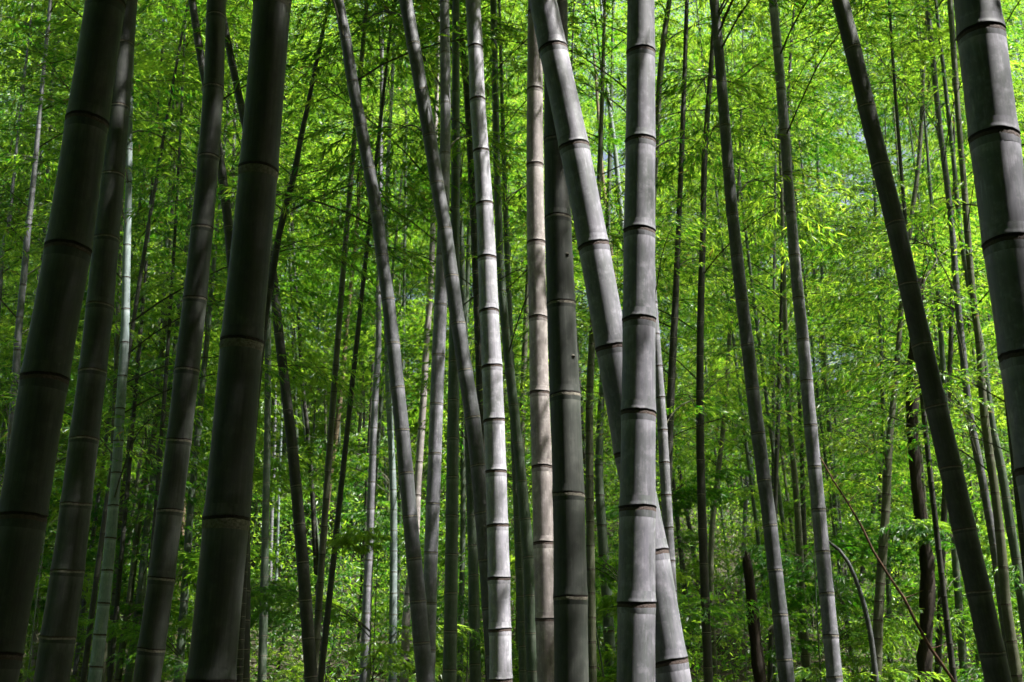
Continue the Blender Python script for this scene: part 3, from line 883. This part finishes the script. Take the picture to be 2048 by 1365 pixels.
culm('white-lit culm glowing in the bright opening behind the thick leaning one',
     [(1206, 60, 6), (1211, 155, 7), (1217, 200, 8), (1229, 290, 9), (1238, 380, 10), (1252, 520, 11), (1268, 700, 12)], 'pale', 'thin', lit=[(130, .4), (200, .4), (290, .4), (370, .4)], diam=0.09)
culm('yellowish lit culm in the bright opening, next to the white-lit one',
     [(1195, 200, 6), (1204, 340, 7), (1213, 420, 7), (1222, 500, 8), (1238, 640, 9), (1250, 800, 10)], 'tan', 'thin', lit=[(330, .4), (430, .4)], diam=0.08)
culm('faint green culm behind the silvery dappled one, vanishing into leaves above',
     [(943, 200, 7), (940, 330, 8), (938, 455, 9), (935, 560, 9), (931, 660, 10), (928, 800, 10), (925, 1110, 11), (920, 1330, 12)], 'green', 'thin', diam=0.08)
culm('dark green culm with pale rings low between the pale-ringed culm and the silvery one',
     [(934, 800, 14), (938, 920, 16), (943, 1030, 19), (947, 1150, 21), (949, 1260, 22), (951, 1365, 24)], 'green', 'cream', nodes=[850, 910, 970, 1030, 1090, 1150, 1210, 1270, 1328])
culm('dark green culm with fine pale rings low beside the silvery dappled one',
     [(1032, 960, 15), (1037, 1085, 17), (1042, 1192, 19), (1046, 1292, 20), (1049, 1365, 21)], 'green', 'cream', nodes=[980, 1033, 1085, 1137, 1192, 1243, 1292, 1340])
culm('thin shaded stem glimpsed low beside the dappled free-standing culm',
     [(728, 1080, 7), (722, 1200, 8), (715, 1330, 9)], 'black', 'thin', diam=0.07)
culm('dim green stem standing before the dark foliage near the tan dry culm',
     [(679, 1020, 6), (680, 1150, 7), (681, 1340, 8)], 'green', 'thin', diam=0.07)
culm('dark short-jointed stem seen between two slim culms near the thick half-lit one',
     [(1905, 560, 8), (1903, 640, 9), (1900, 730, 10), (1895, 830, 11), (1890, 980, 12)], 'black', 'lip')
culm('thin dark stem just behind the upper part of the white-streaked slender culm',
     [(1587, 30, 5), (1582, 100, 6), (1576, 200, 6), (1572, 320, 7), (1566, 520, 8)], 'black', 'thin', diam=0.07)
culm('dark green culm in the shade between the brown trunk and the leaning blue-green one',
     [(1897, 900, 12), (1905, 1030, 14), (1913, 1150, 15), (1920, 1240, 16), (1929, 1360, 17)], 'green', 'thin')
culm('dim green stem low behind the foot of the leaning blue-green culm',
     [(1925, 1080, 9), (1937, 1170, 10), (1950, 1270, 11), (1962, 1360, 12)], 'green', 'lip', diam=0.085)
culm('dim green culm touching the foot of the knotty olive one',
     [(1775, 1100, 10), (1778, 1210, 11), (1782, 1350, 12)], 'green', 'thin', diam=0.085)
culm('thin dark stem rising through the leaves near the brown tree trunk',
     [(1770, 600, 5), (1767, 690, 5), (1766, 800, 6), (1763, 910, 7), (1758, 1100, 8)], 'black', 'lip', diam=0.06, lit=[(700, .3)])

# bare side twigs of the knobbly culm
def bare_twigs():
    for y, side, ln, up in ((140, 1, 0.5, .45), (210, 1, .9, .42), (282, -1, .5, .6), (282, 1, 1.0, .45), (354, 1, 1.1, .3), (354, -1, .6, .75), (425, 1, .8, .5), (425, -1, .55, .8), (500, 1, 1.0, .4)):
        x = {140: 630, 210: 616, 282: 600, 354: 587, 425: 569, 500: 553}[y]
        p = unproject(x, y, twiggy['Y'])[0]
        n = 7
        t = np.linspace(0, 1, n)
        c = p + np.stack([side * ln * t, 0.15 * ln * t, ln * up * (t + 0.25 * t * (1 - t))], axis=1)
        V, Q, S = tube(c - twiggy['loc'], 0.006 * (1 - 0.8 * t), 6)
        link_mesh('twig', np_mesh('twig', V, Q, [TWIG]), twiggy['root'])


bare_twigs()


# bud scars on the black-green culm
def bud_scar(rec, x, y):
    p, dep = unproject(x, y, rec['Y'])
    c = rec['centre'](p[2])[0]
    r = float(rec['radius'](p[2])[0])
    dx = max(-0.95, min(0.95, (p[0] - c[0]) / r))
    nrm = np.array([dx, -math.sqrt(1 - dx * dx), 0])
    base = c + nrm * r * 0.99
    t = np.linspace(0, 1, 4)
    V, Q, S = tube((base + np.outer(t, nrm) * 0.006) - rec['loc'], 0.009 * np.array([1.0, 0.9, 0.6, 0.15]), 10)
    V[:, 2] = (V[:, 2] - (base - rec['loc'])[2]) * 0.6 + (base - rec['loc'])[2]
    link_mesh('bud_scar', np_mesh('bud_scar', V, Q, [CREAM]), rec['root'])


for rec in CULMS:
    if rec['root']['label'].startswith('black-green culm'):
        bud_scar(rec, 1134, 516)
        bud_scar(rec, 1146, 718)


# ---------------------------------------------------------------- single odd stems
def trunk_thing(name, label, cat, pts, mat, diam, parts, segs=14, wob=0.0, top_open=False, depth_tilt=0.0):
    px = np.array(sorted(pts, key=lambda p: -p[1]), dtype=float)
    ref = len(px) // 2
    Y = 5.0
    for _ in range(3):
        _, dep = unproject(px[ref, 0], px[ref, 1], Y)
        Y *= (FPX * diam / px[ref, 2]) / dep
    P, R = [], []
    for x, y, w in px:
        p, dep = unproject(x, y, Y)
        P.append(p)
        R.append(w * dep / FPX / 2)
    P, R = np.array(P), np.array(R)
    g = ground_z(P[0, 0], Y) - 0.05
    d = P[1] - P[0]
    d /= d[2]
    if P[0, 2] > g:
        k = np.linspace(1, 0, 4)[:-1]
        ext = P[0] - np.outer(k, d) * (P[0, 2] - g)
        P = np.concatenate([ext, P])
        R = np.concatenate([R[0] * (1 + 0.35 * k), R])
    s = np.concatenate([[0], np.cumsum(np.linalg.norm(np.diff(P, axis=0), axis=1))])
    tt = np.linspace(0, s[-1], max(12, int(s[-1] / 0.18)))
    C = interp_path(s, P, tt)
    RR = interp_path(s, R, tt)
    rng = np.random.default_rng(len(label))
    root = empty(name, C[0] + [0, 0, 0.05], label, cat)
    loc = C[0] + [0, 0, 0.05]
    V, Q, S = tube(C - loc, RR * (1 + rng.normal(0, wob, len(RR))), segs, 0, wob * float(R.mean()) * 0.6, rng)
    link_mesh(parts, np_mesh(parts, V, Q, [mat], None, True, S), root)
    return root, C, RR, loc, Y, rng


root, C, RR, loc, Y, rng = trunk_thing('tree', 'twisted dark brown tree trunk standing between the bamboo, no rings on it', 'tree',
    [(1840, 560, 18), (1832, 660, 22), (1826, 750, 23), (1825, 850, 22), (1829, 915, 22), (1838, 1010, 24), (1848, 1075, 24), (1855, 1145, 26), (1854, 1210, 28), (1850, 1310, 29), (1848, 1365, 30)],
    BARK, 0.17, 'trunk', 18, 0.10)
TREE_TOP = (root, C[-1], loc)
root, C, RR, loc, Y, rng = trunk_thing('broken_trunk', 'dark rotten trunk broken off short, beside the thin free-standing culm', 'dead tree',
    [(1493, 1122, 17), (1499, 1160, 21), (1506, 1230, 23), (1513, 1300, 24), (1521, 1365, 25)], BARK, 0.14, 'trunk', 16, 0.09)
for k in range(4):      # splintered end
    a = k * 1.7
    b = C[-1] + np.array([math.cos(a), math.sin(a), 0]) * RR[-1] * 0.55
    t = np.linspace(0, 1, 4)
    V, Q, S = tube(b - loc + np.outer(t, [0.01 * math.cos(a * 3), 0, 0.10 + 0.05 * math.sin(a * 5)]), RR[-1] * 0.5 * (1 - 0.9 * t), 6)
    link_mesh('splinter', np_mesh('splinter', V, Q, [BARK]), root)
root, C, RR, loc, Y, rng = trunk_thing('dead_stem', 'long reddish dry stem leaning diagonally across the bamboo', 'dead branch',
    [(1640, 915, 2.6), (1659, 950, 3), (1674, 972, 3.8), (1715, 1038, 4.4), (1757, 1122, 5), (1803, 1188, 5.6), (1848, 1276, 6.4), (1902, 1355, 7)], DEAD, 0.0165, 'stem', 10, 0.10)
for q, dx, dz in ((0.93, .10, .09), (0.90, -.08, .12), (0.6, .12, .02), (0.72, .15, .04)):
    p = C[int(q * (len(C) - 1))]
    t = np.linspace(0, 1, 5)
    V, Q, S = tube(p - loc + np.stack([dx * t, 0 * t, dz * t + 0.02 * t * t], axis=1), 0.005 * (1 - 0.75 * t), 6)
    link_mesh('twig', np_mesh('twig', V, Q, [DEAD]), root)
root, C, RR, loc, Y, rng = trunk_thing('bent_stem', 'pale grey broken culm bowing over towards the white-streaked one', 'dead branch',
    [(1655, 1082, 5), (1672, 1094, 6), (1690, 1115, 7), (1710, 1155, 9), (1728, 1210, 10), (1741, 1270, 11), (1750, 1340, 12)], SKIN['ash'], 0.06, 'stem', 10, 0.03)


# sky shows through here (photograph pixels): fewer culms stand in line with these openings
THIN = [(1215, 270, 135), (1260, 80, 120), (1350, 130, 80), (660, 640, 110), (640, 830, 80)]     # only the near foliage is thin here
GAPS = [(1740, 330, 125), (1226, 340, 40), (690, 320, 40), (1620, 720, 40), (1900, 260, 50)]


def to_px(p):
    d = np.asarray(p) - CAM
    dep = d[1] * math.cos(PITCH) + d[2] * math.sin(PITCH)
    return CX + d[0] / dep * FPX, CY - (-d[1] * math.sin(PITCH) + d[2] * math.cos(PITCH)) / dep * FPX


# ---------------------------------------------------------------- foliage of the traced culms
def lit_channel(p, pad):
    """True when p stands in the way of one of the shafts of sun."""
    for q, rad in SUN_TARGETS:
        v = p - q
        t = v @ SUN
        if t > 0.3 and np.linalg.norm(v - t * SUN) < rad + pad:
            return True
    return False


def in_view(p, margin=0.0):
    d = p - CAM
    dep = d[1] * math.cos(PITCH) + d[2] * math.sin(PITCH)
    if dep < 0.3:
        return False
    u = d[0] / dep * FPX
    v = (-d[1] * math.sin(PITCH) + d[2] * math.cos(PITCH)) / dep * FPX
    return abs(u) < 1024 + margin and abs(v) < 683 + margin


TG = np.array([q for q, _ in SUN_TARGETS])
TR = np.array([r for _, r in SUN_TARGETS])
TP = np.array(PRIORITY)


def blocks_sun(pts, slack):
    """Share of the leaves that stand in the fullest-hit shaft of sun, against a tolerance that leaves dapples."""
    v = pts[:, None, :] - TG[None, :, :]
    t = v @ SUN
    d2 = (v * v).sum(axis=2) - t * t
    inside = (t > 0.3) & (d2 < (TR * 0.75) ** 2)
    return (inside.sum(axis=0) * TP).max() > slack


def hangs_before_lens(pts):
    d = pts - CAM
    dep = d[:, 1] * math.cos(PITCH) + d[:, 2] * math.sin(PITCH)
    u = np.abs(d[:, 0]) / np.maximum(dep, 1e-3) * FPX
    v = np.abs(-d[:, 1] * math.sin(PITCH) + d[:, 2] * math.cos(PITCH)) / np.maximum(dep, 1e-3) * FPX
    return bool(((dep > 0.02) & (dep < 5.5) & (u < 1200) & (v < 860)).any()) or bool((np.linalg.norm(d, axis=1) < 0.8).any())


def add_branch(rec, z, az, sc, idx, kind=None, slim=1.0, slack=None):
    kind = kind or BRANCH
    me, c, geo = kind[idx % len(kind)]
    base = rec['centre'](z)[0]
    r = float(rec['radius'](z)[0])
    pts = rotz(geo[1][:, 0:3] * [sc, sc * slim, sc * slim], az) + base
    cen = base + rotz(c * sc, az)
    if cen[1] < 20 and ((cen[1] < 9 and hangs_before_lens(pts)) or blocks_sun(pts[::3], rnd.choice((0, 0, 1, 2)) if slack is None else slack)):
        return None
    if in_view(cen):
        ux, uy = to_px(cen)
        if any(math.hypot(ux - gx, uy - gy) < gr for gx, gy, gr in GAPS + THIN) and rnd.random() < 0.9:
            return None
    o = link_mesh('branch', me, rec['root'])
    o.location = base - rec['loc'] + np.array([math.cos(az), math.sin(az), 0]) * r * 0.7
    o.rotation_euler = (0, 0, az)
    o.scale = (sc, sc * slim, sc * slim)
    return o


kk = 0
for rec in CULMS:
    Y, H, g = rec['Y'], rec['H'], rec['gz']
    n = rec['nbr']
    if not n:
        continue
    near = Y < 7
    z0 = rec['crown_from'] or (max(5.0, rec['fhi'] + 1.2) if near else g + (4.6 if Y < 12 else 3.8))
    if Y > 9 and (rec['px'] < 420 or rec['px'] > 1480):
        z0 = g + (2.8 if rec['px'] < 420 else 3.4)
        n += 8 if rec['px'] < 420 else 5
    if Y > 9 and 510 < rec['px'] < 760:
        z0 = g + 9.0
        n = 4
    z0 = min(z0, H - 1.5)
    n += 6
    for k in range(n):
        t = (k + rnd.random()) / n
        z = z0 + (H - 0.15 - z0) * t
        sc = (1.55 if near else 1.15) * (0.75 + 0.5 * math.sin(math.pi * (0.15 + 0.75 * t))) * rnd.uniform(0.85, 1.15)
        add_branch(rec, z, rnd.uniform(0, 6.283), sc, kk, kind=DENSE if near else BRANCH)
        kk += 1

# unseen dense sprays added over the middle of the grove to darken it
for rec in CULMS:
    if 7 <= rec['Y'] < 19 and rec['nbr'] and rec['H'] > 9:
        for k in range(9):
            z = rec['H'] - 0.1 - rnd.random() * min(4.5, rec['H'] - rec['gz'] - 6)
            sc, az = rnd.uniform(1.1, 1.6), rnd.uniform(0, 6.283)
            tip = rec['centre'](z)[0] + rotz(DENSE[k % 4][1] * sc, az)
            if not in_view(tip, 130):
                add_branch(rec, z, az, sc, k, kind=DENSE)

# crown of the brown tree
for k in range(16):
    me, c, _ = BRANCH[k % 8]
    o = link_mesh('branch', me, TREE_TOP[0])
    o.location = TREE_TOP[1] - TREE_TOP[2] + np.array([0, 0, -0.05 * k])
    o.rotation_euler = (rnd.uniform(-.6, .6), rnd.uniform(-.9, .1), k * 2.4)
    o.scale = (1.3,) * 3


# ---------------------------------------------------------------- the grove behind, beside and over the viewpoint
CROWN = [crown_mesh('crown', 300 + k, 12.5, 44, 1.6 + 0.08 * (k % 4), (1.2, 1.75)) for k in range(10)]


def plain_stem(seed, height, skin=None):
    rng = np.random.default_rng(seed)
    sp = 0.27
    zn = np.arange(0.2, height, sp)
    zs, rs = [], []
    for z in zn:
        r = 0.036 * (1 - 0.85 * (z / height) ** 1.3) + 0.002
        for dz, k in ((-0.02, 1.0), (-0.006, 1.03), (0.0, 1.09), (0.006, 1.04), (0.02, 1.0)):
            zs.append(z + dz)
            rs.append(r * k)
    zs, rs = np.array(zs), np.array(rs)
    zs[0] = 0.0
    a, b = rng.uniform(0, 6.28), rng.uniform(0.2, 0.9)
    off = b * (zs / height) ** 2.2
    c = np.stack([off * math.cos(a), off * math.sin(a), zs], axis=1)
    V, Q, S = tube(c, rs, 9)
    tip = c[-1]
    mats = [SKIN[skin or ('green', 'olive', 'ash', 'green', 'green', 'olive')[seed % 6]], SCAR]
    ring = np.repeat(np.array([1 if (i % 5) in (1,) else 0 for i in range(len(zs) - 1)]), 9)
    return np_mesh('stem', V, Q, mats, ring, True, S), c


STEMS = [plain_stem(40 + k, 15.5 + 0.4 * k) for k in range(6)]


def plain_bamboo(x, y, label, group, crowns=1, low=1.4, scale=1.0, name='bamboo'):
    g = ground_z(x, y)
    root = empty(name, (x, y, g - 0.05), label, 'bamboo', group)
    root.rotation_euler = (rnd.gauss(0, 0.045), rnd.gauss(0, 0.045), rnd.uniform(0, 6.28))
    root.scale = (scale,) * 3
    me, c = STEMS[rnd.randrange(len(STEMS))]
    link_mesh('stem', me, root)
    h = c[-1, 2]
    cm = CROWN[rnd.randrange(len(CROWN))]
    o = link_mesh('crown', cm, root)
    zc = rnd.uniform(low, low + 2.0)
    o.location = (c[len(c) // 2, 0], c[len(c) // 2, 1], zc)
    o.scale = (1.05, 1.05, (h + 0.3 - zc) / 12.3)
    o.rotation_euler = (0, 0, rnd.uniform(0, 6.28))
    return root


placed = []
tries = 0
while len(placed) < 150 and tries < 20000:
    tries += 1
    y = rnd.uniform(18.5, 21.5) if rnd.random() < 0.08 else rnd.uniform(29.0, 46.0)
    half = 0.47 * y + 2.0
    x = rnd.uniform(-half, half)
    if any((x - a) ** 2 + (y - b) ** 2 < 0.85 ** 2 for a, b in placed):
        continue
    g = ground_z(x, y)
    ux, uy = to_px((x, y, g + 8))
    if any(abs(ux - gx) < gr for gx, gy, gr in GAPS[:2]) and rnd.random() < 0.85:
        continue
    placed.append((x, y))
placed += [(rnd.uniform(-0.46, -0.12) * q, q) for q in (15.5, 16.4, 17.2, 17.9, 18.6, 19.4, 20.4)]
placed += [(rnd.uniform(0.2, 0.46) * q, q) for q in (20.4,)]
placed += [(f * q, q) for f, q in ((0.22, 22.0), (0.29, 23.5), (0.36, 22.6), (0.43, 24.0), (0.25, 25.5), (0.33, 26.5), (0.41, 27.5), (0.47, 25.8), (-0.34, 22.5), (-0.42, 24.0), (-0.3, 26.0), (-0.46, 27.0))]
for x, y in placed:
    plain_bamboo(x, y, 'slender leafy bamboo deep in the grove, its thin stem veiled by foliage', 'bamboo deep in the grove', scale=rnd.uniform(0.85, 1.12))

# bare dark stems in the middle distance, leafy only high up
STEMS_MID = [plain_stem(60 + k, 14.0, s) for k, s in enumerate(('black', 'green', 'black', 'olive', 'black', 'green'))]
mid = []
while len(mid) < 7:
    y = rnd.uniform(11.0, 18.0)
    x = rnd.uniform(-0.46 * y, 0.46 * y)
    ux, _u = to_px((x, y, 3.0))
    if any(abs(ux - gx) < 40 for gx in (1215, 690)) or any((x - p) ** 2 + (y - q) ** 2 < 0.5 for p, q in mid):
        continue
    mid.append((x, y))
    root = empty('bamboo', (x, y, ground_z(x, y) - 0.05), 'thin dark bare stem in the dim middle of the grove', 'bamboo', 'thin dark stems in the middle of the grove')
    root.rotation_euler = (rnd.gauss(0, 0.03), rnd.gauss(0, 0.05), rnd.uniform(0, 6.28))
    me, c = STEMS_MID[rnd.randrange(6)]
    link_mesh('stem', me, root)
    o = link_mesh('crown', CROWN[rnd.randrange(len(CROWN))], root)
    o.location = (c[-1, 0] * 0.6, c[-1, 1] * 0.6, 9.0)
    o.scale = (0.7, 0.7, 0.42)

# low leafy shoots between the culms
LOW = [crown_mesh('low_crown', 500 + k, 2.3, 12, 1.0, (1.0, 1.2)) for k in range(5)]


def low_stem(seed):
    zs = np.linspace(0, 3.0, 12)
    c = np.stack([0.02 * zs ** 2, 0 * zs, zs], axis=1)
    V, Q, S = tube(c, 0.014 * (1 - 0.8 * zs / 3.0), 6)
    return np_mesh('stem', V, Q, [SKIN['green']], None, True, S)


LOWSTEM = low_stem(1)
count = 0
while count < 95:
    y = 13.0 + 15 * rnd.random()
    x = rnd.uniform(-0.47 * y - 1, 0.47 * y + 1)
    root = empty('young_bamboo', (x, y, ground_z(x, y) - 0.03), 'low young bamboo shoot with feathery leaves on the ground between the culms', 'bamboo', 'young bamboo low between the culms')
    root.rotation_euler = (rnd.gauss(0, 0.08), rnd.gauss(0, 0.08), rnd.uniform(0, 6.28))
    s = rnd.uniform(0.75, 1.25)
    root.scale = (s, s, s)
    link_mesh('stem', LOWSTEM, root)
    o = link_mesh('crown', LOW[rnd.randrange(5)], root)
    o.location = (0, 0, rnd.uniform(0.5, 0.9))
    count += 1

# unseen culms added beside and behind the viewpoint for the shade of their tops
over = 0
spots = []
OVER = []
while over < 44:
    x, y = rnd.uniform(-3, 11), rnd.uniform(-5, 6.5)
    if y > -1.5 and abs(x) < 0.50 * (y + 1.5) + 1.2:
        continue
    if x * x + y * y < 2 or any((x - a) ** 2 + (y - b) ** 2 < 0.9 for a, b in spots):
        continue
    spots.append((x, y))
    root = empty('bamboo', (x, y, -0.05), 'tall unseen bamboo added beside the viewpoint so its leafy top shades the thick culms', 'bamboo', 'bamboo added round the viewpoint for shade')
    me, c = STEMS[rnd.randrange(len(STEMS))]
    link_mesh('stem', me, root)
    rec = dict(root=root, loc=np.array([x, y, -0.05]), centre=lambda z, c=c, x=x, y=y: np.array([[x + np.interp(z, c[:, 2], c[:, 0]), y + np.interp(z, c[:, 2], c[:, 1]), z]]), radius=lambda z: np.array([0.03]))
    OVER.append(rec)
    for k in range(26):
        z = 3.6 + 9.0 * (k + rnd.random()) / 26
        sc = rnd.uniform(1.3, 1.9)
        az = rnd.uniform(0, 6.283)
        cen = rec['centre'](z)[0] + rotz(DENSE[k % 4][1] * sc, az)
        if in_view(cen, 700) or in_view(rec['centre'](z)[0], 300) or in_view(2 * cen - rec['centre'](z)[0], 300):
            continue
        add_branch(rec, z, az, sc, k, kind=DENSE)
    over += 1


# unseen sprays added to keep sun off the dark culms, each hung on the nearest stem
STEM_LIST = [r for r in CULMS if r['Y'] < 15 and r['nbr'] and r['H'] > 9] + OVER
STEM_Z = np.arange(4.0, 13.01, 0.25)
STEM_XY = np.array([[r['centre'](min(z_, r.get('H', 12.0)))[0][:2] for z_ in STEM_Z] for r in STEM_LIST])


def nearest_stem(q):
    k = int(np.clip(round((q[2] - 4.0) / 0.25), 0, len(STEM_Z) - 1))
    return STEM_LIST[int(np.argmin(np.hypot(STEM_XY[:, k, 0] - q[0], STEM_XY[:, k, 1] - q[1])))]


def shade(rec, layers, z_step=0.3, slim=1.0):
    far = rec['Y'] > 6
    z = 0.9
    while z < rec['fhi'] + 0.1:
        p = rec['centre'](z)[0]
        for k in range(layers):
            q = p + SUN * ((rnd.uniform(6.0, 12.0) - p[2]) / SUN[2]) if far else SUN * ((rnd.uniform(4.8, 9.5) - p[2]) / SUN[2]) + np.array([rnd.gauss(0, .15), rnd.gauss(0, .15), 0])
            if in_view(q, 60 if far else 420) or lit_channel(q, 0.1):
                continue
            best = nearest_stem(q)
            d = q - best['centre'](q[2])[0]
            dist = math.hypot(d[0], d[1])
            if dist > 2.6:
                continue
            kind = BRANCH if in_view(q, 500) else DENSE
            me, c, _ = kind[k % 4]
            sc = min(1.9, max(0.7, dist / math.hypot(c[0], c[1])))
            add_branch(best, q[2] - c[2] * sc * slim, math.atan2(d[1], d[0]), sc, k, kind=kind, slim=slim)
        z += z_step


DEEP = ('very thick dark', 'dark culm with thin cream', 'thick near-black', 'black-green', 'strongly leaning dark', 'dark green-grey leaning',
        'dark slender', 'dark green culm with pale evenly', 'near-black leaning', 'thin dark', 'dark olive', 'dark green leaning', 'thin knobbly', 'dim ', 'thin near-black')
for rec in CULMS:
    s = rec['root']['label']
    if s.startswith(DEEP[:6]):
        shade(rec, 3)
    elif s.startswith(DEEP):
        shade(rec, 2, 0.4)
    elif rec['Y'] < 13:
        shade(rec, 1, 0.5)


def close_gaps(rounds=3):
    """Look from the shaded culms towards the sun; where it still shines through, an unseen spray is added to block it."""
    for _ in range(rounds):
        bpy.context.view_layer.update()
        dg = bpy.context.evaluated_depsgraph_get()
        added = 0
        for rec in CULMS:
            deep = rec['root']['label'].startswith(DEEP)
            if rec['Y'] > 11:
                continue
            for z in np.arange(1.0, rec['fhi'], 0.16):
                p0 = rec['centre'](z)[0]
                py = to_px(p0)[1]
                if any(abs(py - y_) < 60 for y_ in rec['lit_y']):
                    continue
                r = float(rec['radius'](z)[0])
                p = p0 + np.array([0.85, -0.5, 0]) * (r * 1.12 + 0.004)
                if scene.ray_cast(dg, Vector(p.tolist()), Vector(SUN.tolist()))[0]:
                    continue
                for k in range(14):
                    q = p + SUN * ((rnd.uniform(5.0, 11.0) - p[2]) / SUN[2])
                    if in_view(q, 60 if rec['Y'] > 6 else 420):
                        continue
                    best = nearest_stem(q)
                    d = q - best['centre'](q[2])[0]
                    dist = math.hypot(d[0], d[1])
                    me, c, _g = DENSE[k % 4]
                    sc = dist / math.hypot(c[0], c[1])
                    if not 0.35 < sc < 2.1:
                        continue
                    slim = (0.45 if k < 4 else 0.28) / sc
                    if add_branch(best, q[2] - c[2] * sc * slim, math.atan2(d[1], d[0]), sc, k, kind=DENSE, slim=slim, slack=30 if deep else 4) is not None:
                        added += 1
                        break
        print('sprays added', added)


close_gaps()


def dapples():
    """Unseen thin sprays added in the shafts of sun to break the light on the bright culms."""
    i = 0
    for rec in CULMS:
        for k in range(len(rec['lit_y'])):
            p = SUN_TARGETS[i][0]
            i += 1
            if rec['Y'] > 10 or rnd.random() > (0.1 if rec['root']['label'].startswith('silvery') and rec['lit_y'][k] < 560 else 0.2):
                continue
            for n_ in range(8):
                q = p + SUN * ((rnd.uniform(4.6, 8.0) - p[2]) / SUN[2]) + np.array([rnd.gauss(0, .2), rnd.gauss(0, .2), 0])
                if in_view(q, 200):
                    continue
                best = nearest_stem(q)
                d = q - best['centre'](q[2])[0]
                dist = math.hypot(d[0], d[1])
                me, c, _g = BRANCH[n_]
                sc = dist / math.hypot(c[0], c[1])
                if not 0.3 < sc < 2.1:
                    continue
                slim = min(1.0, 0.8 / sc)
                if add_branch(best, q[2] - c[2] * sc * slim, math.atan2(d[1], d[0]), sc, n_, slim=slim, slack=1e9) is not None:
                    break


dapples()


def unseen_shade_leaves():
    """Unseen leaves added beside, behind and over the viewpoint to block skylight: one mass."""
    rng = np.random.default_rng(5)
    rows = []
    k = 0
    while k < 4200:
        x, y = rng.uniform(-15, 18), rng.uniform(-15, 13)
        g = ground_z(x, y)
        z = g + rng.uniform(0.6, 13.0)
        if y > -3 and abs(x) < 0.5 * max(y, 0) + 4.5 and (z < 6.0 or in_view(np.array([x, y, z]), 500) or lit_channel(np.array([x, y, z]), 1.3)):
            continue
        if x > 2 and -6 < y < 8 and x < 12:
            q = np.array([x, y, z])
            if z < 5.0 or in_view(q, 500) or lit_channel(q, 1.3):
                continue
        k += 1
        m = 70
        b_ = np.array([x, y, z]) + rng.normal(0, 1, (m, 3)) * [0.7, 0.7, 0.35]
        h = rng.uniform(0, 6.28, m)
        e = rng.uniform(-1.0, 0.2, m)
        l = rng.uniform(0.16, 0.3, m)
        rows.append(np.column_stack([b_, np.cos(h) * np.cos(e), np.sin(h) * np.cos(e), np.sin(e), l, l * 0.22]))
    V, Q = leaves_to_geo(np.concatenate(rows), rng)
    o = link_mesh('foliage', np_mesh('unseen_shade_foliage', V, Q, [LEAF], None, False, None, rng.random(len(Q))))
    set_props(o, 'unseen leaves added around and behind the viewpoint to block skylight', 'foliage', kind='stuff')


unseen_shade_leaves()


# ---------------------------------------------------------------- far hillside of bamboo, one mass
def far_mass():
    rng = np.random.default_rng(77)
    rows, tone = [], []
    n = 11000
    for k in range(n):
        low = k % 3 == 0
        y = rng.uniform(19, 46) if low else rng.uniform(45, 62)
        x = rng.uniform(-0.47 * y - 6, 0.47 * y + 6)
        g = ground_z(x, y)
        z = g + (rng.uniform(0.1, 2.2) if low else rng.uniform(0.5, 25.0))
        ux, uy = to_px((x, y, z))
        if not low and any((ux - gx) ** 2 + ((uy - gy) * 0.6) ** 2 < gr * gr for gx, gy, gr in GAPS):
            continue
        m = 60
        c = np.array([x, y, z])
        b = c + rng.normal(0, 1, (m, 3)) * [0.75, 0.75, 0.35]
        h = rng.uniform(0, 6.28, m)
        e = rng.uniform(-1.0, 0.2, m)
        l = rng.uniform(0.16, 0.30, m) * (0.6 if low else 1.0)
        rows.append(np.column_stack([b, np.cos(h) * np.cos(e), np.sin(h) * np.cos(e), np.sin(e), l, l * 0.26]))
        tone.append(np.clip(0.6 * rng.random() + 0.4 * rng.random(m), 0, 0.96))
    rows = np.concatenate(rows)
    V, Q = leaves_to_geo(rows, rng)
    me = np_mesh('foliage', V, Q, [LEAF], None, False, None, np.concatenate(tone))
    o = link_mesh('foliage', me)
    set_props(o, 'bright mass of distant bamboo leaves on the slope behind the grove', 'foliage', kind='stuff')


far_mass()
print('culms', len(CULMS), 'objects', len(bpy.data.objects))
